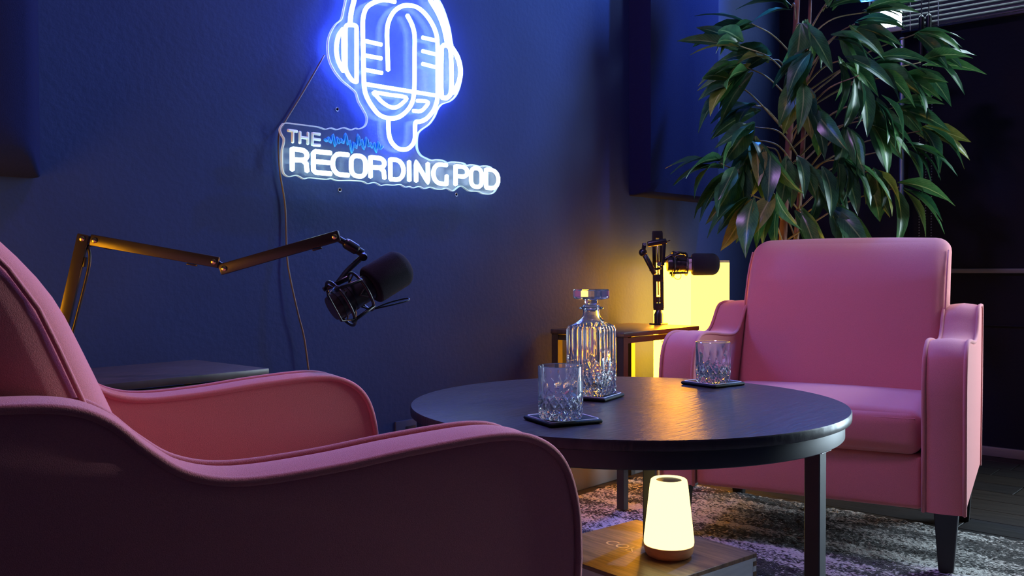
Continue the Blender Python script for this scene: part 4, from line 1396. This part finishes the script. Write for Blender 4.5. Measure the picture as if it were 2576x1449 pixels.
# ------------------------------------------------------------------ artificial mango tree in the corner
po = Vector((3.05, 1.42, 0.0))
pl = empty('potted_plant', po)
tag(pl, 'tall leafy artificial plant with long drooping green leaves behind the armchair', 'plant')
pot = lathe('pot', [(0, 0), (0.105, 0), (0.112, 0.006), (0.142, 0.25), (0.150, 0.262), (0.150, 0.28), (0.138, 0.28), (0.132, 0.25), (0, 0.25)], pot_m, pl, seg=40)
lathe('soil', [(0, 0.251), (0.131, 0.251), (0.125, 0.262), (0.06, 0.27), (0, 0.272)], soil_m, pl, seg=30)
TRUNK_A = [Vector(v) - po for v in ((3.02, 1.43, 0.25), (3.012, 1.433, 0.50), (3.010, 1.432, 0.744), (3.019, 1.427, 0.934), (3.036, 1.417, 1.206), (3.052, 1.408, 1.479), (3.063, 1.402, 1.696), (3.074, 1.398, 1.93))]
TRUNK_B = [Vector(v) - po for v in ((3.07, 1.42, 0.25), (3.078, 1.422, 0.50), (3.086, 1.421, 0.744), (3.105, 1.409, 1.007), (3.119, 1.402, 1.283), (3.132, 1.394, 1.518), (3.140, 1.391, 1.75))]
ta = smooth_path(TRUNK_A, 5); tb = smooth_path(TRUNK_B, 5)
tube('trunk', ta, [0.017 - 0.010 * k / len(ta) for k in range(len(ta))], bark_m, pl, seg=10)
tube('trunk', tb, [0.012 - 0.007 * k / len(tb) for k in range(len(tb))], bark_m, pl, seg=10)

LEAVES = []
for shape, (wid, droop, fold) in enumerate(((0.31, 0.16, 0.30), (0.35, 0.26, 0.22), (0.29, 0.34, 0.36))):
    me = bpy.data.meshes.new('leaf')
    verts, faces, uvs = [], [], []
    nl = 6
    prof_w = [0.10, 0.62, 0.97, 0.98, 0.76, 0.42, 0.0]
    for i in range(nl + 1):
        t = i / nl
        y = t - 0.12 * droop * t * t
        zc = -droop * t * t * 0.9 + 0.05 * math.sin(t * PI)
        hw = wid * 0.5 * prof_w[i]
        for j, u in enumerate((-1, -0.5, 0, 0.5, 1)):
            verts.append((u * hw, y, zc + abs(u) * hw * fold + 0.012 * math.sin(t * 9 + j) * abs(u)))
            uvs.append((0.5 + u * 0.5, t))
    for i in range(nl):
        for j in range(4):
            a = i * 5 + j
            faces.append((a, a + 1, a + 6, a + 5))
    me.from_pydata(verts, [], faces)
    uvl = me.uv_layers.new(name='UVMap')
    for lp_ in me.loops:
        uvl.data[lp_.index].uv = uvs[lp_.vertex_index]
    for p in me.polygons:
        p.use_smooth = True
    for m_ in LEAF_M:
        c = me.copy(); c.name = 'leaf'
        c.materials.append(m_)
        LEAVES.append(c)
    bpy.data.meshes.remove(me)

NODES = (  # (x, y, z), sideways, up, leaves
    ((2.815, 1.449, 1.495), -1.0, -0.15, 6), ((2.898, 1.427, 1.389), -1.0, -0.35, 7), ((2.758, 1.434, 1.341), -0.8, -0.5, 7), ((2.865, 1.460, 1.237), -1.0, -0.15, 4),
    ((2.771, 1.412, 1.150), -0.8, -0.6, 6), ((2.808, 1.445, 1.118), -0.4, -1.0, 6), ((2.691, 1.448, 1.007), -1.0, -0.55, 6), ((2.744, 1.440, 1.035), -0.3, -1.0, 6),
    ((2.796, 1.383, 1.086), -0.1, -1.0, 5), ((2.763, 1.339, 0.929), -0.35, -0.9, 6), ((2.846, 1.325, 1.047), 0.2, -1.0, 5), ((2.860, 1.304, 0.881), 0.1, -0.8, 5),
    ((3.045, 1.419, 1.588), -0.6, 0.3, 6), ((2.927, 1.323, 1.494), 0.2, -0.8, 6), ((3.126, 1.328, 1.587), 0.6, 0.6, 6), ((3.089, 1.217, 1.506), 1.0, -0.1, 7),
    ((2.946, 1.225, 1.442), 0.9, -0.3, 6), ((3.216, 1.226, 1.573), 0.8, 0.6, 6), ((2.962, 1.205, 1.366), 0.6, -0.7, 6), ((3.121, 1.176, 1.374), 0.9, -0.3, 6),
    ((3.233, 1.124, 1.345), 1.0, -0.35, 5), ((2.945, 1.146, 1.304), 0.1, -1.0, 5), ((3.027, 1.127, 1.238), 0.6, -0.6, 6), ((3.222, 1.133, 1.237), 1.0, -0.3, 5),
    ((3.059, 1.164, 1.182), 0.7, -0.7, 6), ((3.195, 1.084, 1.097), 1.0, -0.6, 6), ((2.956, 1.201, 1.047), 0.6, -1.0, 6), ((3.065, 1.153, 1.013), 0.6, -1.0, 6),
    ((2.904, 1.258, 1.009), 0.3, -1.0, 6), ((2.928, 1.228, 0.894), 0.6, -0.8, 6), ((2.900, 1.270, 1.213), 0.4, -0.7, 5), ((2.867, 1.309, 1.302), -0.2, -1.0, 5),
    ((2.640, 1.470, 1.030), -1.0, -0.45, 6), ((2.720, 1.460, 1.290), -1.0, -0.35, 6), ((2.700, 1.430, 1.400), -1.0, 0.05, 5), ((2.720, 1.400, 0.930), -0.7, -0.8, 5),
    ((3.290, 1.070, 1.390), 1.0, -0.15, 5), ((3.290, 1.060, 1.160), 1.0, -0.45, 6), ((3.260, 1.080, 1.480), 1.0, -0.2, 5), ((3.120, 1.080, 0.960), 0.8, -0.8, 5),
    ((2.890, 1.290, 1.400), -0.5, -0.7, 5), ((2.960, 1.180, 1.140), 0.3, -0.9, 5), ((3.00, 1.36, 1.72), -0.7, 0.5, 6), ((3.12, 1.33, 1.76), 0.6, 0.5, 6), ((3.07, 1.42, 1.90), 0.0, 0.9, 6))
lr = random.Random(23)


def trunk_at(z):
    src = ta if lr.random() < 0.6 else tb
    return min(src, key=lambda p: abs(p.z - z))


for (pos, sx, sz, n) in NODES:
    tip = Vector(pos) - po
    st_ = trunk_at(max(0.35, tip.z - 0.03 - 0.35 * (tip.xy - ta[10].xy).length))
    mid = st_.lerp(tip, 0.55) + Vector((lr.uniform(-0.02, 0.02), lr.uniform(-0.02, 0.02), 0.035))
    pts = smooth_path([st_, mid, tip], 6)
    br = tube('branch', pts, [0.0036 - 0.0018 * k / len(pts) for k in range(len(pts))], twig_m, pl, seg=6)
    main = (RGT * sx + Vector((0, 0, 1)) * sz).normalized()
    for k in range(n):
        spread = 0.55
        dv = main + RGT * lr.uniform(-spread, spread) + FWD * lr.uniform(-0.75, 0.45) + Vector((0, 0, lr.uniform(-spread, spread) - 0.10))
        dv.normalize()
        base = tip + Vector((lr.uniform(-1, 1), lr.uniform(-1, 1), lr.uniform(-1, 1))) * 0.016
        ln = lr.uniform(0.145, 0.205)
        # keep clear of the walls and the panel
        while (po + base + dv * ln).y > 1.70 or (po + base + dv * ln).x > 3.66:
            if (po + base + dv * ln).y > 1.70:
                dv = (dv + Vector((0, -0.25, 0))).normalized()
            else:
                dv = (dv + Vector((-0.25, 0, 0))).normalized()
        side = dv.cross(Vector((0, 0, 1)))
        side = side.normalized() if side.length > 0.1 else RGT.copy()
        up_ = side.cross(dv).normalized()
        if abs(dv.z) > 0.75:                          # hanging leaves turn their upper face outwards
            out_ = (base.xy.to_3d() - Vector((0.0, 0.0, 0)) - FWD * 0.12).normalized()
            up_ = (out_ - dv * out_.dot(dv)).normalized()
            side = dv.cross(up_).normalized()
        tw = lr.uniform(-0.9, 0.9)
        s2 = side * math.cos(tw) + up_ * math.sin(tw)
        u2 = s2.cross(dv).normalized()
        M = Matrix(((s2.x, dv.x, u2.x, base.x), (s2.y, dv.y, u2.y, base.y), (s2.z, dv.z, u2.z, base.z), (0, 0, 0, 1)))
        mi = lr.choices((0, 1, 2), (0.52, 0.30, 0.18) if sx < 0 else (0.60, 0.32, 0.08))[0]  # more olive on left-hand branches, painting in the lantern's yellow light
        o = bpy.data.objects.new('leaf', LEAVES[lr.randrange(3) * 3 + mi])
        col.objects.link(o)
        o.parent = br
        o.matrix_local = M @ Matrix.Scale(ln, 4)

# ------------------------------------------------------------------ blind, cords and pole at the window
bl = empty('window_blind', (WALL_X - 0.03, 0.545, 1.60))
tag(bl, 'dark horizontal slat blind pulled down over the high window', 'blind')
L0, L1 = -0.23, 0.735
box('bottom_rail', (-0.012, L0, 0.0), (0.012, L1, 0.010), slat_m, bl, bevel=0.002)
b = bmesh.new()                        # slats are slightly crowned across their width
rows_ = []
for k in range(7):
    u = -1 + 2 * k / 6
    rows_.append([b.verts.new((u * 0.0125, yy, 0.0026 * (1 - u * u) + dz)) for yy in (L0, L1) for dz in (0.0, 0.0005)])
for r0, r1 in zip(rows_[:-1], rows_[1:]):
    b.faces.new((r0[0], r1[0], r1[2], r0[2])); b.faces.new((r0[1], r0[3], r1[3], r1[1]))
    b.faces.new((r0[0], r0[1], r1[1], r1[0])); b.faces.new((r0[2], r1[2], r1[3], r0[3]))
b.faces.new((rows_[0][0], rows_[0][2], rows_[0][3], rows_[0][1])); b.faces.new((rows_[-1][0], rows_[-1][1], rows_[-1][3], rows_[-1][2]))
bmesh.ops.recalc_face_normals(b, faces=b.faces[:])
bmesh.ops.rotate(b, verts=b.verts[:], cent=(0, 0, 0), matrix=Matrix.Rotation(math.radians(-64), 3, 'Y'))
sm_ = bpy.data.meshes.new('slat'); b.to_mesh(sm_); b.free(); sm_.materials.append(slat_m)
for k in range(37):
    o = bpy.data.objects.new('slat', sm_)
    col.objects.link(o)
    o.parent = bl
    o.location = (0, 0, 0.024 + k * 0.0178)
box('head_rail', (-0.02, L0, 0.685), (0.02, L1, 0.72), slat_m, bl, bevel=0.003)
for yy in (0.598, 0.70, -0.15, 0.22):
    tube('ladder_cord', [(-0.014, yy, 0.005), (-0.014, yy, 0.69)], 0.0016, cordw_m, bl, seg=6)
# bead chains with black grips
for (yy, z0) in ((0.660, 0.807), (0.637, 0.807), (0.616, 0.806)):
    bm = bmesh.new()
    z = 1.50
    while z > z0 - 0.02:
        bmesh.ops.create_icosphere(bm, subdivisions=1, radius=0.0026, matrix=Matrix.Translation((-0.022, yy, z - 1.60)))
        z -= 0.0105
    from_bm('bead_chain', bm, bead_m, bl, True)
for yy in (0.655, 0.628):
    lathe('chain_grip', [(0, -0.12), (0.009, -0.118), (0.010, -0.09), (0.010, 0.045), (0.006, 0.05), (0.002, 0.055), (0.002, 0.6), (0, 0.6)], wire_m, bl, seg=14, origin=(-0.026, yy, 0.0))

pole = empty('metal_pole', (3.700, 1.272, 0.0))
tag(pole, 'slim polished silver pole standing by the window behind the plant', 'pole')
lathe('shaft', [(0, 0.012), (0.0105, 0.012), (0.0105, 1.58), (0, 1.582)], chrome_m, pole, seg=24)
lathe('foot', [(0, 0), (0.03, 0), (0.03, 0.006), (0.012, 0.012), (0, 0.012)], chrome_m, pole, seg=28)

# ------------------------------------------------------------------ second lantern, unseen, added for warm light on the boom and left wall
added_lantern = make_lantern(-0.30, -0.10, 1.45, 1.62, 0.12, 0.716)
added_lantern.rotation_euler = (0, 0, -PI / 2)
tag(added_lantern, 'unseen paper lantern lamp added for warm light at the left end of the sign wall, beyond the picture', 'lamp', 'paper lantern lamps')

# ------------------------------------------------------------------ unseen ceiling spotlight, added to tint the sign wall blue
added_spot = empty('added_spotlight', (3.35, 1.27, 2.34))
tag(added_spot, 'unseen small black ceiling spotlight added to wash the sign wall with blue light, above the picture', 'spotlight')
aim = (Vector((1.7, 1.8, 1.35)) - Vector((3.35, 1.27, 2.34))).normalized()
lathe('stem', [(0, 0.03), (0.008, 0.03), (0.008, 0.150), (0.035, 0.152), (0.035, 0.16), (0, 0.16)], blackmetal_m, added_spot, seg=20)
lathe('housing', [(0, -0.08), (0.03, -0.08), (0.036, -0.07), (0.038, 0.03), (0.034, 0.03), (0.034, -0.005), (0, -0.005)], blackmetal_m, added_spot, seg=28, axis=aim)
ld = bpy.data.lights.new('added_spot_bulb', 'SPOT')
ld.energy, ld.color = 220.0, (0.05, 0.22, 1.0)
ld.shadow_soft_size, ld.spot_size, ld.spot_blend = 0.03, math.radians(120), 0.6
lo_ = bpy.data.objects.new('added_spot_bulb', ld)
col.objects.link(lo_)
lo_.parent = added_spot
lo_.location = aim * 0.034
lo_.rotation_euler = aim.to_track_quat('-Z', 'Y').to_euler()

# ------------------------------------------------------------------ unseen ceiling lamp, added to give violet light from above
cl = empty('added_ceiling_lamp', (1.38, 1.15, Z_TOP))
tag(cl, 'unseen round ceiling lamp added to give violet light over the coffee table, above the picture', 'lamp')
lathe('housing', [(0, 0), (0.17, 0), (0.17, -0.035), (0.155, -0.04), (0.155, -0.02), (0, -0.02)], blackmetal_m, cl, seg=40)
ad = bpy.data.lights.new('added_ceiling_bulb', 'AREA')
ad.shape, ad.size, ad.energy, ad.color = 'DISK', 0.30, 21.0, (0.67, 0.37, 1.0)
ao = bpy.data.objects.new('added_ceiling_bulb', ad)
col.objects.link(ao)
ao.parent = cl
ao.location = (0, 0, -0.045)
